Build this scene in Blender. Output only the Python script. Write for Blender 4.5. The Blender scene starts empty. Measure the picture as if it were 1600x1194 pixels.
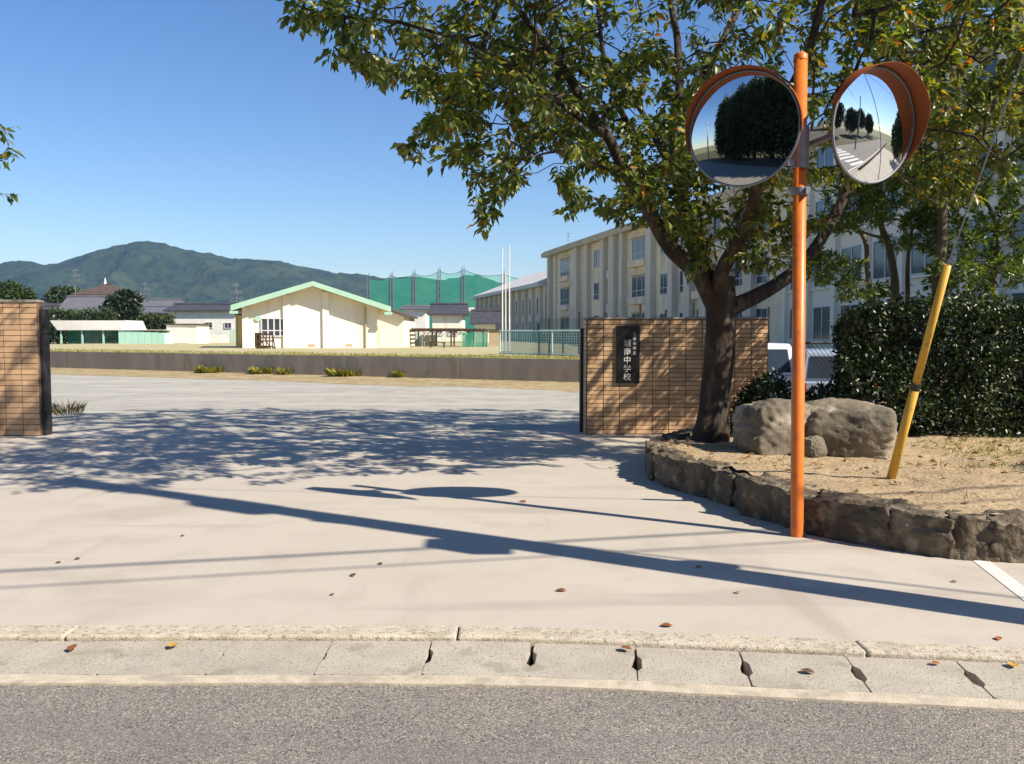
import bpy, bmesh, math, random
import numpy as np
from mathutils import Vector, Matrix, noise
R = math.radians
random.seed(7); rng = np.random.default_rng(7)
scene = bpy.context.scene
COL = scene.collection
# ------------------------------------------------------------------ camera, sky, sun, exposure
CAMH = 1.55; F = 1331.0; TH = math.atan(77/1331)
cam_d = bpy.data.cameras.new('camera'); cam = bpy.data.objects.new('camera', cam_d); COL.objects.link(cam)
cam.location = (0, 0, CAMH); cam.rotation_euler = (R(90)-TH, 0, 0)
cam_d.sensor_width = 36; cam_d.lens = 36*F/1600; cam_d.clip_start = .05; cam_d.clip_end = 9000
scene.camera = cam
EL, AZ = R(40), R(120)                      # sun: behind the camera, to the right
SUN = Vector((math.sin(AZ)*math.cos(EL), math.cos(AZ)*math.cos(EL), math.sin(EL)))
world = bpy.data.worlds.new('World'); scene.world = world; world.use_nodes = True
wn = world.node_tree; sky = wn.nodes.new('ShaderNodeTexSky'); sky.sky_type = 'NISHITA'; sky.sun_disc = False
sky.sun_elevation = EL; sky.sun_rotation = AZ; sky.air_density = 1.0; sky.dust_density = .1; sky.ozone_density = 2.0; sky.altitude = 0
wn.nodes['Background'].inputs[1].default_value = .09
hsv = wn.nodes.new('ShaderNodeHueSaturation'); hsv.inputs['Saturation'].default_value = 1.25; hsv.inputs['Hue'].default_value = .51
wn.links.new(sky.outputs[0], hsv.inputs['Color']); wn.links.new(hsv.outputs[0], wn.nodes['Background'].inputs[0])
sl = bpy.data.lights.new('sun', 'SUN'); sun = bpy.data.objects.new('sun', sl); COL.objects.link(sun)
sl.energy = 5.0; sl.angle = R(.5); sl.color = (1, .90, .76)
sun.rotation_euler = SUN.to_track_quat('Z', 'Y').to_euler(); sun.location = (20, -20, 40)
vs = scene.view_settings; vs.view_transform = 'Standard'; vs.look = 'None'; vs.gamma = 1; vs.use_curve_mapping = False
vs.exposure = .78

# ------------------------------------------------------------------ helpers
def ray(px, py):
    a, b = (px-800)/F, (597-py)/F
    return Vector((a, math.cos(TH)+b*math.sin(TH), -math.sin(TH)+b*math.cos(TH)))
def G(px, py, z=0.0):                        # where the ray meets height z
    r = ray(px, py); t = (z-CAMH)/r.z; return Vector((r.x*t, r.y*t, z))
def P(px, py, d):                            # where the ray is d metres ahead
    r = ray(px, py); t = d/r.y; return Vector((r.x*t, d, CAMH+r.z*t))
def X(px, d): return (px-800)/F*d
def Z(py, d): return CAMH+(520-py)*d/F
def proj(p):
    y = p[1]*math.cos(TH)-(p[2]-CAMH)*math.sin(TH); z = p[1]*math.sin(TH)+(p[2]-CAMH)*math.cos(TH)
    return 800+F*p[0]/y, 597-F*z/y
def inpoly(x, y, poly):
    c = False; j = len(poly)-1
    for i in range(len(poly)):
        if (poly[i][1] > y) != (poly[j][1] > y) and x < (poly[j][0]-poly[i][0])*(y-poly[i][1])/(poly[j][1]-poly[i][1])+poly[i][0]: c = not c
        j = i
    return c

def mat(name, c1, c2=None, scale=4., rough=.8, bump=0., bscale=60., detail=5., metal=0., spec=.3, c3=None, s3=30., rnd=0., stretch=None, lo=.35, hi=.65):
    m = bpy.data.materials.new(name); m.use_nodes = True; nt = m.node_tree; N, L = nt.nodes, nt.links
    b = N['Principled BSDF']; b.inputs['Roughness'].default_value = rough; b.inputs['Metallic'].default_value = metal
    b.inputs['Specular IOR Level'].default_value = spec
    col = lambda c: (c[0], c[1], c[2], 1)
    b.inputs['Base Color'].default_value = col(c1)
    tc = N.new('ShaderNodeNewGeometry'); vec = tc.outputs['Position']
    if stretch:
        mp = N.new('ShaderNodeMapping'); mp.inputs['Scale'].default_value = stretch; L.new(vec, mp.inputs[0]); vec = mp.outputs[0]
    out = None
    def ns(sc, det=detail):
        n = N.new('ShaderNodeTexNoise'); n.inputs['Scale'].default_value = sc; n.inputs['Detail'].default_value = det; L.new(vec, n.inputs['Vector']); return n
    def mix(fac, a, bb):
        x = N.new('ShaderNodeMix'); x.data_type = 'RGBA'; L.new(fac, x.inputs[0])
        if isinstance(a, tuple): x.inputs[6].default_value = a
        else: L.new(a, x.inputs[6])
        if isinstance(bb, tuple): x.inputs[7].default_value = bb
        else: L.new(bb, x.inputs[7])
        return x.outputs[2]
    if c2:
        n = ns(scale); mr = N.new('ShaderNodeMapRange'); mr.inputs[1].default_value = lo; mr.inputs[2].default_value = hi; L.new(n.outputs[0], mr.inputs[0])
        out = mix(mr.outputs[0], col(c1), col(c2))
    if c3:
        n = ns(s3, 3); mr = N.new('ShaderNodeMapRange'); mr.inputs[1].default_value = .52; mr.inputs[2].default_value = .7; L.new(n.outputs[0], mr.inputs[0])
        out = mix(mr.outputs[0], out or col(c1), col(c3))
    if rnd:
        oi = N.new('ShaderNodeObjectInfo'); hs = N.new('ShaderNodeHueSaturation'); mr = N.new('ShaderNodeMapRange')
        mr.inputs[3].default_value = 1-rnd; mr.inputs[4].default_value = 1+rnd; L.new(oi.outputs['Random'], mr.inputs[0]); L.new(mr.outputs[0], hs.inputs['Value'])
        if out is None: hs.inputs['Color'].default_value = col(c1)
        else: L.new(out, hs.inputs['Color'])
        out = hs.outputs[0]
    if out is not None: L.new(out, b.inputs['Base Color'])
    if bump:
        n = ns(bscale, 8); bp = N.new('ShaderNodeBump'); bp.inputs['Strength'].default_value = 1; bp.inputs['Distance'].default_value = bump
        L.new(n.outputs[0], bp.inputs['Height']); L.new(bp.outputs[0], b.inputs['Normal'])
    return m

def leafmat(name, ramp, trans=.35, rough=.35, gloss=.12):
    m = bpy.data.materials.new(name); m.use_nodes = True; nt = m.node_tree; N, L = nt.nodes, nt.links
    N.remove(N['Principled BSDF']); o = N['Material Output']
    at = N.new('ShaderNodeAttribute'); at.attribute_name = 'rnd'
    cr = N.new('ShaderNodeValToRGB'); e = cr.color_ramp.elements
    e[0].position, e[0].color = ramp[0][0], (*ramp[0][1], 1); e[1].position, e[1].color = ramp[-1][0], (*ramp[-1][1], 1)
    for p, c in ramp[1:-1]:
        k = e.new(p); k.color = (*c, 1)
    L.new(at.outputs['Fac'], cr.inputs[0])
    d = N.new('ShaderNodeBsdfDiffuse'); t = N.new('ShaderNodeBsdfTranslucent'); g = N.new('ShaderNodeBsdfGlossy'); g.inputs['Roughness'].default_value = rough
    g.inputs[0].default_value = (.9, .9, .85, 1)
    hs = N.new('ShaderNodeHueSaturation'); hs.inputs['Value'].default_value = 1.5; hs.inputs['Hue'].default_value = .485; hs.inputs['Saturation'].default_value = 1.1
    L.new(cr.outputs[0], d.inputs[0]); L.new(cr.outputs[0], hs.inputs['Color']); L.new(hs.outputs[0], t.inputs[0])
    m1 = N.new('ShaderNodeMixShader'); m1.inputs[0].default_value = trans; L.new(d.outputs[0], m1.inputs[1]); L.new(t.outputs[0], m1.inputs[2])
    m2 = N.new('ShaderNodeMixShader'); L.new(m1.outputs[0], m2.inputs[1]); L.new(g.outputs[0], m2.inputs[2])
    m2.inputs[0].default_value = gloss
    L.new(m2.outputs[0], o.inputs[0]); return m

class MB:
    def __init__(s): s.v, s.f, s.mi = [], [], []
    def add(s, vs, fs, mi=0):
        o = len(s.v); s.v += [tuple(v) for v in vs]; s.f += [tuple(i+o for i in f) for f in fs]; s.mi += [mi]*len(fs); return s
    def box(s, x0, x1, y0, y1, z0, z1, mi=0, M=None):
        vs = [Vector((x, y, z)) for z in (z0, z1) for x, y in ((x0, y0), (x1, y0), (x1, y1), (x0, y1))]
        if M: vs = [M @ v for v in vs]
        return s.add(vs, [(3, 2, 1, 0), (4, 5, 6, 7), (0, 1, 5, 4), (1, 2, 6, 5), (2, 3, 7, 6), (3, 0, 4, 7)], mi)
    def prism(s, poly, axis, a, b, mi=0):    # polygon in the two other axes, run from a to b along axis
        n = len(poly)
        def mk(p, t): return {'x': (t, p[0], p[1]), 'y': (p[0], t, p[1]), 'z': (p[0], p[1], t)}[axis]
        vs = [mk(p, a) for p in poly]+[mk(p, b) for p in poly]
        fs = [tuple(range(n)), tuple(reversed(range(n, 2*n)))]+[(i, i+n, (i+1) % n+n, (i+1) % n) for i in range(n)]
        return s.add(vs, fs, mi)
    def tube(s, pts, rad, n=8, mi=0, cap=True):
        pts = [Vector(p) for p in pts]; k = len(pts)
        if not hasattr(rad, '__len__'): rad = [rad]*k
        t = (pts[1]-pts[0]).normalized(); a = t.orthogonal().normalized(); vs = []
        for i, p in enumerate(pts):
            t2 = (pts[min(i+1, k-1)]-pts[max(i-1, 0)]).normalized()
            a = (a-t2*a.dot(t2)).normalized(); b = t2.cross(a)
            for j in range(n):
                w = 2*math.pi*j/n; vs.append(p+(a*math.cos(w)+b*math.sin(w))*rad[i])
        fs = [(i*n+j, i*n+(j+1) % n, (i+1)*n+(j+1) % n, (i+1)*n+j) for i in range(k-1) for j in range(n)]
        if cap: fs += [tuple(reversed(range(n))), tuple(range((k-1)*n, k*n))]
        return s.add(vs, fs, mi)
    def bar(s, a, b, w, mi=0):
        return s.tube([a, b], w/2*1.414, 4, mi)
    def lathe(s, prof, n=32, mi=0, M=None):  # (r, z) profile about z
        vs, fs = [], []
        for r, z in prof:
            for j in range(n):
                w = 2*math.pi*j/n; v = Vector((r*math.cos(w), r*math.sin(w), z)); vs.append(M @ v if M else v)
        for i in range(len(prof)-1):
            for j in range(n): fs.append((i*n+j, i*n+(j+1) % n, (i+1)*n+(j+1) % n, (i+1)*n+j))
        return s.add(vs, fs, mi)
    def mesh(s, name, m, smooth=False):
        me = bpy.data.meshes.new(name); me.from_pydata(s.v, [], s.f)
        for x in (m if isinstance(m, (list, tuple)) else [m]): me.materials.append(x)
        if any(s.mi): me.polygons.foreach_set('material_index', s.mi)
        bm = bmesh.new(); bm.from_mesh(me); bmesh.ops.recalc_face_normals(bm, faces=bm.faces); bm.to_mesh(me); bm.free()
        if smooth: me.polygons.foreach_set('use_smooth', [True]*len(me.polygons))
        return me
    def build(s, name, m, parent=None, smooth=False): return obj(name, s.mesh(name, m, smooth), parent)

def obj(name, me, parent=None):
    o = bpy.data.objects.new(name, me); COL.objects.link(o)
    if parent: o.parent = parent
    return o
def tag(o, label=None, cat=None, group=None, kind=None):
    if label: o['label'] = label
    if cat: o['category'] = cat
    if group: o['group'] = group
    if kind: o['kind'] = kind
    return o
def thing(name, label, cat, loc=(0, 0, 0), rz=0, group=None):
    o = bpy.data.objects.new(name, None); COL.objects.link(o); o.location = loc; o.rotation_euler = (0, 0, rz); o.empty_display_size = .2
    return tag(o, label, cat, group)
def stuff(o): o['kind'] = 'stuff'; return o
def structure(o): o['kind'] = 'structure'; return o
def bx(name, par, m, *b): return MB().box(*b).build(name, m, par)
def bevel(o, w=.02, seg=2):
    md = o.modifiers.new('bevel', 'BEVEL'); md.width = w; md.segments = seg; md.limit_method = 'ANGLE'; return o
def fast_mesh(name, V, Fc, m, rnd=None):     # numpy triangles
    me = bpy.data.meshes.new(name); me.vertices.add(len(V)); me.vertices.foreach_set('co', np.asarray(V, np.float32).ravel())
    n = len(Fc); me.loops.add(n*3); me.polygons.add(n); me.loops.foreach_set('vertex_index', np.asarray(Fc, np.int32).ravel())
    me.polygons.foreach_set('loop_start', np.arange(0, n*3, 3, dtype=np.int32)); me.update(calc_edges=True)
    if rnd is not None:
        a = me.attributes.new('rnd', 'FLOAT', 'POINT'); a.data.foreach_set('value', np.asarray(rnd, np.float32))
    me.materials.append(m); return me
def grid_mesh(name, nx, ny, fn, m, keep=None, smooth=True):
    vs = [fn(i, j) for j in range(ny+1) for i in range(nx+1)]
    fs = []
    for j in range(ny):
        for i in range(nx):
            a = j*(nx+1)+i; q = (a, a+1, a+nx+2, a+nx+1)
            if keep is None or keep(*[sum(vs[k][t] for k in q)/4 for t in (0, 1)]): fs.append(q)
    me = bpy.data.meshes.new(name); me.from_pydata(vs, [], fs); me.materials.append(m)
    if smooth: me.polygons.foreach_set('use_smooth', [True]*len(fs))
    return me

def leaf_arrays(pos, dirs, L, W, fold=.25, up=None):
    n = len(pos); d = dirs/np.linalg.norm(dirs, axis=1, keepdims=True)
    r = rng.normal(size=(n, 3))+(np.array([0, 0, 1.2]) if up is None else up)
    s = np.cross(d, r); s /= np.linalg.norm(s, axis=1, keepdims=True)+1e-9; nn = np.cross(s, d)
    L = L[:, None]; W = W[:, None]
    mid = pos+d*L*.45
    V = np.stack([pos, mid-nn*L*.03, pos+d*L-nn*L*.12, mid+s*W*.5+nn*W*fold, mid-s*W*.5+nn*W*fold], 1).reshape(-1, 3)
    base = (np.arange(n)*5)[:, None, None]
    Fc = (base+np.array([[0, 1, 3], [1, 2, 3], [0, 4, 1], [1, 4, 2]])[None]).reshape(-1, 3)
    return V, Fc
def leaves(name, pos, dirs, L, W, m, parent, rnd=None, **k):
    n = len(pos); L = L*(.75+.5*rng.random(n)); W = W*(.75+.5*rng.random(n))
    V, Fc = leaf_arrays(np.asarray(pos), np.asarray(dirs), L, W, **k)
    rnd = rng.random(n) if rnd is None else rnd
    return stuff(obj(name, fast_mesh(name, V, Fc, m, np.repeat(rnd, 5)), parent))

def rock_mesh(name, sx, sy, sz, m, seed, sub=4, box=.55, amp=.16, fr=1.6, cr=1.1):
    bm = bmesh.new(); bmesh.ops.create_cube(bm, size=2); bmesh.ops.subdivide_edges(bm, edges=bm.edges, cuts=sub*2, use_grid_fill=True)
    sd = Vector((seed*7.3, seed*3.1, seed*1.7))
    for v in bm.verts:
        c = v.co.copy(); s = c.normalized(); p = c*box+s*(1-box)*1.15; p.z = min(p.z, .93 if box > .8 else 9)
        n1 = noise.noise(p*fr+sd); n2 = noise.noise(p*fr*2.7+sd); n3 = noise.noise(p*fr*7+sd)
        p = p*(1+amp*n1-amp*cr*max(0, .28-abs(n2))*1.6+amp*.28*n3+amp*.12*noise.noise(p*15+sd))+Vector((noise.noise(p+sd*2), noise.noise(p+sd*3), 0))*amp*.6
        v.co = Vector((p.x*sx/2, p.y*sy/2, p.z*sz/2))
    me = bpy.data.meshes.new(name); bm.to_mesh(me); bm.free(); me.materials.append(m)
    me.polygons.foreach_set('use_smooth', [True]*len(me.polygons)); return me

# ------------------------------------------------------------------ materials
m_apron = mat('apron_concrete', (.455, .41, .345), (.48, .435, .37), .55, .9, .002, 90, c3=(.43, .385, .325), s3=2.3)
m_kerb = mat('kerb_concrete', (.56, .50, .40), (.46, .40, .31), 9, .9, .006, 110, c3=(.25, .21, .16), s3=45)
m_slab = mat('gutter_concrete', (.45, .41, .34), (.38, .345, .285), 5, .9, .004, 120, c3=(.30, .27, .22), s3=70, rnd=.05)
m_edge = mat('gutter_edge', (.56, .49, .38), (.46, .40, .31), 14, .9, .004, 100)
m_dark = mat('dark_hole', (.02, .018, .015))
m_gravel = mat('yard_gravel', (.45, .43, .365), (.36, .345, .30), 1.6, .95, .02, 38, c3=(.25, .24, .215), s3=22)
m_dirt = mat('dry_dirt', (.42, .33, .19), (.30, .23, .12), 1.5, .95, .02, 20, c3=(.22, .2, .07), s3=6)
m_soil = mat('planter_soil', (.44, .34, .21), (.36, .27, .16), 2.2, .95, .02, 30, c3=(.24, .17, .10), s3=16)
m_field = mat('field_ground', (.46, .40, .24), (.40, .36, .17), .35, .95, .02, 6)
m_grass = mat('field_grass', (.20, .21, .045), (.30, .27, .08), .6, .95, .03, 8)
m_farground = mat('far_ground', (.12, .14, .05), (.2, .18, .09), .02, .95)
m_retain = mat('retaining_concrete', (.36, .305, .24), (.28, .235, .19), .9, .9, .004, 40, stretch=(2, 2, .5), c3=(.27, .22, .165), s3=2)
m_tile = mat('tile_clay', (.56, .36, .205), (.62, .41, .24), 6, .55, .001, 90, spec=.35, rnd=.16)
m_mortar = mat('mortar', (.17, .115, .08), rough=.95)
m_coping = mat('coping', (.34, .30, .25), (.25, .22, .18), 5, .8, .002, 60)
m_black = mat('black_stone', (.012, .012, .014), rough=.25, spec=.5)
m_signtext = mat('engraved_white', (.62, .60, .56), rough=.6)
m_steel_dark = mat('dark_steel', (.03, .028, .03), rough=.5, spec=.4)
m_orange = mat('orange_paint', (.70, .185, .022), (.62, .15, .018), 3, .42, .0006, 60, spec=.45, c3=(.50, .13, .03), s3=14)
m_galv = mat('galvanised', (.26, .27, .29), (.20, .21, .23), 14, .5, .0006, 60, metal=.5)
m_hood_shaded = mat('hood_orange_shaded', (.30, .078, .017), (.26, .065, .015), 3, .5, .0006, 60, spec=.3)  # the pole's orange darkened, shade inside the hoods put into the colour
m_mirror = mat('mirror_face', (.80, .82, .83), rough=.015, metal=1.)
m_white = mat('white_paint', (.78, .76, .70), (.70, .68, .62), 1.5, .7)
m_line = mat('road_paint', (.72, .71, .67), (.60, .59, .55), 9, .8, .001, 80, c3=(.45, .43, .4), s3=40)
m_yellow = mat('yellow_plastic', (.62, .37, .045), (.55, .33, .05), 6, .5, spec=.4)
m_bark = mat('cherry_bark', (.062, .043, .030), (.030, .022, .017), 7, .9, .06, 17, stretch=(1, 1, .3), c3=(.11, .088, .062), s3=9)
m_bark2 = mat('pale_bark', (.20, .16, .10), (.12, .095, .06), 6, .9, .01, 30, stretch=(1, 1, .3))
m_rock = mat('rough_stone', (.15, .12, .083), (.075, .06, .043), 3.2, .95, .035, 16, c3=(.26, .22, .16), s3=9, rnd=.14)
m_boulder = mat('boulder_stone', (.23, .195, .145), (.11, .095, .07), 2.2, .95, .025, 12, c3=(.42, .365, .285), s3=3)
m_school = mat('school_concrete', (.82, .69, .47), (.74, .61, .41), .35, .85, stretch=(1, 1, .25), c3=(.60, .52, .39), s3=.8)
m_pilaster = mat('pilaster_concrete', (.66, .59, .47), (.57, .51, .40), .5, .85, stretch=(1, 1, .25))
m_parapet = mat('parapet', (.60, .50, .33), (.48, .40, .27), .8, .85)
m_school2 = mat('school_near_wall', (.80, .73, .61), (.73, .665, .55), .4, .85, stretch=(1, 1, .25))
m_glass = mat('window_glass', (.035, .045, .06), rough=.08, spec=.6)
m_wframe = mat('window_frame', (.55, .55, .56), rough=.5)
m_roofpale = mat('pale_metal_roof', (.66, .63, .56), (.60, .57, .50), .4, .6)
m_cream = mat('cream_wall', (.82, .77, .66), (.78, .73, .62), .5, .8, stretch=(1, 1, .3))
m_yellowwall = mat('yellow_wall', (.66, .54, .23), (.60, .48, .2), .6, .8)
m_mint = mat('mint_metal', (.36, .55, .42), (.32, .50, .38), 1, .5)
m_mint2 = mat('mint_panel', (.40, .66, .54), (.36, .60, .49), 1, .6)
m_tan = mat('tan_soffit', (.48, .37, .24), (.42, .32, .2), 1, .8)
m_wood = mat('brown_wood', (.10, .065, .04), (.06, .04, .025), 8, .8, stretch=(1, 1, .2))
m_tileroof = mat('dark_roof_tile', (.075, .075, .085), (.05, .05, .058), 2, .6)
m_tileroof2 = mat('brown_roof_tile', (.12, .085, .065), (.08, .058, .045), 2, .6)
m_greyroof = mat('grey_roof_sheet', (.15, .15, .17), (.12, .12, .135), 1, .6)
m_netframe = mat('pale_mint_pipe', (.50, .68, .62), rough=.5)
m_pole = mat('pole_concrete', (.42, .40, .37), (.36, .34, .31), 3, .85)
m_cable = mat('cable_rubber', (.02, .02, .02), rough=.6)
m_carwhite = mat('white_car_paint', (.80, .81, .83), rough=.2, spec=.6)
m_rubber = mat('tyre_rubber', (.02, .02, .02), rough=.8)
m_red = mat('red_lens', (.35, .02, .015), rough=.2, spec=.5)
m_mount = mat('mountain_forest', (.015, .032, .011), (.04, .064, .018), .018, .95, 9., .07, c3=(.008, .016, .010), s3=.045)
m_canvas = mat('white_canvas', (.80, .78, .74), rough=.8)
m_dry = mat('dry_leaf', (.36, .12, .035), (.26, .09, .03), 30, .7, rnd=.3)
def netmat(name, c, op):
    m = mat(name, c, rough=.9); nt = m.node_tree; b = nt.nodes['Principled BSDF']; b.inputs['Alpha'].default_value = op; return m
m_golfnet = netmat('green_net_far', (.01, .42, .23), .40)
m_greennet = netmat('green_net', (.03, .30, .19), .55)
m_bluenet = netmat('blue_green_net', (.05, .25, .22), .5)
lm_cherry = leafmat('cherry_leaf', [(0, (.030, .065, .011)), (.4, (.085, .135, .018)), (.75, (.18, .21, .028)), (.955, (.29, .27, .038)), (.985, (.38, .22, .02)), (1, (.40, .15, .02))], .48, .45, .05)
lm_cherry2 = leafmat('yellowing_leaf', [(0, (.07, .125, .018)), (.5, (.17, .22, .03)), (.87, (.29, .29, .045)), (.95, (.42, .28, .03)), (1, (.45, .2, .02))], .42, .38, .06)
lm_hedge = leafmat('hedge_leaf', [(0, (.012, .026, .006)), (.6, (.028, .050, .011)), (.97, (.055, .085, .018)), (1, (.16, .12, .03))], .15, .42, .06)
lm_podo = leafmat('podocarpus_leaf', [(0, (.035, .075, .012)), (.5, (.085, .145, .02)), (1, (.22, .28, .04))], .36, .4, .05)
lm_far = leafmat('far_leaf', [(0, (.02, .045, .012)), (.6, (.045, .08, .02)), (1, (.09, .12, .03))], .25, .5, .03)
lm_weed = leafmat('weed_leaf', [(0, (.10, .13, .02)), (.6, (.24, .24, .035)), (1, (.40, .33, .05))], .3, .5, .03)
lm_dark = leafmat('dark_tree_leaf', [(0, (.010, .022, .006)), (.6, (.022, .042, .010)), (1, (.05, .07, .02))], .25, .4, .04)

def asphalt():
    m = mat('asphalt', (.25, .228, .202), (.205, .188, .167), 1.2, .95, .006, 130); nt = m.node_tree; N, L = nt.nodes, nt.links
    b = N['Principled BSDF']; src = b.inputs['Base Color'].links[0].from_socket
    tc = N.new('ShaderNodeNewGeometry'); v = N.new('ShaderNodeTexVoronoi'); v.inputs['Scale'].default_value = 165; L.new(tc.outputs['Position'], v.inputs['Vector'])
    sp = N.new('ShaderNodeSeparateColor'); L.new(v.outputs['Color'], sp.inputs[0])
    cr = N.new('ShaderNodeValToRGB'); e = cr.color_ramp.elements
    e[0].position, e[0].color = 0, (.3, .3, .3, 1); e[1].position, e[1].color = 1, (2.0, 1.95, 1.85, 1)
    for p, c in ((.12, .5), (.3, .9), (.7, 1.0), (.88, 1.35)):
        k = e.new(p); k.color = (c, c, c, 1)
    L.new(sp.outputs[0], cr.inputs[0])
    mx = N.new('ShaderNodeMix'); mx.data_type = 'RGBA'; mx.blend_type = 'MULTIPLY'; mx.inputs[0].default_value = 1; L.new(src, mx.inputs[6]); L.new(cr.outputs[0], mx.inputs[7])
    L.new(mx.outputs[2], b.inputs['Base Color']); return m
m_asphalt = asphalt()
def grit(m, sc, th, c, st, streak=None):            # sparse dark specks, faint wear streaks
    nt = m.node_tree; N, L = nt.nodes, nt.links; b = N['Principled BSDF']; src = b.inputs['Base Color'].links[0].from_socket
    tc = N.new('ShaderNodeNewGeometry'); v = tc.outputs['Position']
    if streak: mp = N.new('ShaderNodeMapping'); mp.inputs['Scale'].default_value = streak[:3]; mp.inputs['Rotation'].default_value = (0, 0, streak[3]); L.new(v, mp.inputs[0]); v = mp.outputs[0]
    n = N.new('ShaderNodeTexNoise'); n.inputs['Scale'].default_value = sc; n.inputs['Detail'].default_value = 4; L.new(v, n.inputs['Vector'])
    mr = N.new('ShaderNodeMapRange'); mr.inputs[1].default_value = th; mr.inputs[2].default_value = th+.08; mr.inputs[4].default_value = st; L.new(n.outputs[0], mr.inputs[0])
    mx = N.new('ShaderNodeMix'); mx.data_type = 'RGBA'; L.new(mr.outputs[0], mx.inputs[0]); L.new(src, mx.inputs[6]); mx.inputs[7].default_value = (*c, 1); L.new(mx.outputs[2], b.inputs['Base Color'])
grit(m_apron, 75, .66, (.22, .19, .16), .55); grit(m_apron, 1.2, .60, (.33, .29, .25), .5, (.16, 1.6, 1, .5)); grit(m_apron, 1.0, .60, (.34, .30, .25), .5, (1.5, .2, 1, .2)); grit(m_apron, .5, .58, (.36, .315, .255), .5); grit(m_gravel, 60, .6, (.20, .19, .17), .6); grit(m_gravel, .6, .52, (.50, .48, .40), .5, (.3, 1.4, 1, .1))
grit(m_slab, 60, .60, (.16, .14, .11), .6); grit(m_slab, 4, .58, (.24, .21, .16), .55); grit(m_kerb, 5, .58, (.30, .26, .19), .5); grit(m_edge, 6, .56, (.27, .24, .19), .5)
grit(m_asphalt, .8, .55, (.17, .16, .15), .45, (.3, 1.5, 1, .05)); grit(m_orange, 5, .60, (.42, .13, .04), .55, (1, 1, .25, 0)); grit(m_orange, 38, .66, (.16, .06, .03), .7); grit(m_yellow, 26, .62, (.22, .13, .03), .6, (1, 1, .3, 0)); grit(m_cream, .8, .56, (.60, .54, .43), .5, (1, 1, .2, 0)); grit(m_school, 1.3, .58, (.44, .37, .26), .6, (1, 1, .12, 0)); grit(m_tile, 3, .58, (.36, .22, .12), .35)

# ------------------------------------------------------------------ ground, road, pavement, field, mountains
def y0(x): return 4.42-.125*(math.sqrt(x*x+.09)+x)/2          # far edge of the kerb
wallA, wallB = Vector((1.96, 24.9, 0)), Vector((-19.4, 35.6, 0)); wdir = (wallB-wallA).normalized()
WA, WB = wallA-wdir*16, wallB+wdir*45                          # retaining wall line, right end .. left end
def side(x, y): return (x-wallA.x)*(-wdir.y)+(y-wallA.y)*wdir.x   # <0 beyond the wall
def sstep(a, b, x): t = min(1, max(0, (x-a)/(b-a))); return t*t*(3-2*t)
def yard_z(x, y): return -.26*sstep(2.6, 4.6, x)*sstep(13.6, 17.5, y)
structure(obj('ground', grid_mesh('ground', 12, 12, lambda i, j: (-3000+500*i, -3000+500*j, -.42), m_farground)))
structure(obj('yard', grid_mesh('yard', 90, 80, lambda i, j: ((lambda x, y: (x, y, yard_z(x, y)))(-40+.8*i, 13.45+.4*j)), m_gravel, keep=lambda x, y: side(x, y) > -.5)))
ap = MB(); xs = [-40+.5*i for i in range(161)]
ap.add([(x, y0(x), 0) for x in xs]+[(x, 13.6, .004) for x in xs], [(i, i+1, i+162, i+161) for i in range(160)])
structure(ap.build('pavement', m_apron))
def strip(mb, x_a, x_b, o0, o1, z0, z1, step=.5):
    n = max(1, int(round((x_b-x_a)/step))); xx = [x_a+(x_b-x_a)*i/n for i in range(n+1)]
    vs = [(x, y0(x)-o0, z1) for x in xx]+[(x, y0(x)-o1, z1) for x in xx]+[(x, y0(x)-o1, z0) for x in xx]+[(x, y0(x)-o0, z0) for x in xx]; k = n+1
    fs = []
    for i in range(n): fs += [(i, i+1, i+1+k, i+k), (i+k, i+k+1, i+2*k+1, i+2*k), (i+3*k, i+3*k+1, i+1, i)]
    fs += [(0, k, 2*k, 3*k), (n, 3*k+n, 2*k+n, k+n)]
    return mb.add(vs, fs)
road = MB(); xr = [-60+1.*i for i in range(141)]
road.add([(x, y0(x)-.7, -.022) for x in xr]+[(x, y0(x)-7.0, -.022) for x in xr], [(i, i+1, i+142, i+141) for i in range(140)])
structure(road.build('road', m_asphalt))
MBv = MB(); MBv.add([(x, y0(x)-7.0, -.03) for x in xr]+[(x, y0(x)-30, .1) for x in xr], [(i, i+1, i+142, i+141) for i in range(140)])
structure(MBv.build('verge', mat('verge_ground', (.05, .05, .02), (.08, .07, .03), 1.2, .95)))
kerb = thing('kerb', None, None); kerb['kind'] = 'structure'
for k, (a, b) in enumerate([(-24.28+2*i, -22.28+2*i) for i in range(24)]):
    bevel(strip(MB(), a+.004, b-.004, .003, .165, -.1, .012, .25).build('kerb_block', m_kerb, kerb), .012, 2)
gut = thing('gutter', None, None); gut['kind'] = 'structure'
structure(strip(MB(), -40, 40, .17, .69, -.4, -.24).build('gutter_bed', m_dark, gut))
edge = MB(); strip(edge, -40, 40, .605, .70, -.3, -.012, .1)
for i, v in enumerate(edge.v):                                  # the worn, wavy outer edge of the gutter
    edge.v[i] = (v[0], v[1]+.012*noise.noise(Vector((v[0]*3, v[1]*9, 0))), v[2])
edge.build('gutter_edging', m_edge, gut)
def slab_mesh(nw, nl):                                          # gutter cover with a finger notch in the middle of each end
    h, w, c = .247, .213, .012
    poly = [(-h+c, -w), (h-c, -w), (h, -w+c), (h, -nl), (h-nw, -nl*.6), (h-nw, nl*.6), (h, nl), (h, w-c), (h-c, w), (-h+c, w), (-h, w-c), (-h, nl), (-h+nw, nl*.6), (-h+nw, -nl*.6), (-h, -nl), (-h, -w+c)]
    return MB().prism(poly, 'z', -.1, 0).mesh('gutter_slab', m_slab)
sm1, sm2 = slab_mesh(.021, .095), slab_mesh(.007, .05)
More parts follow.
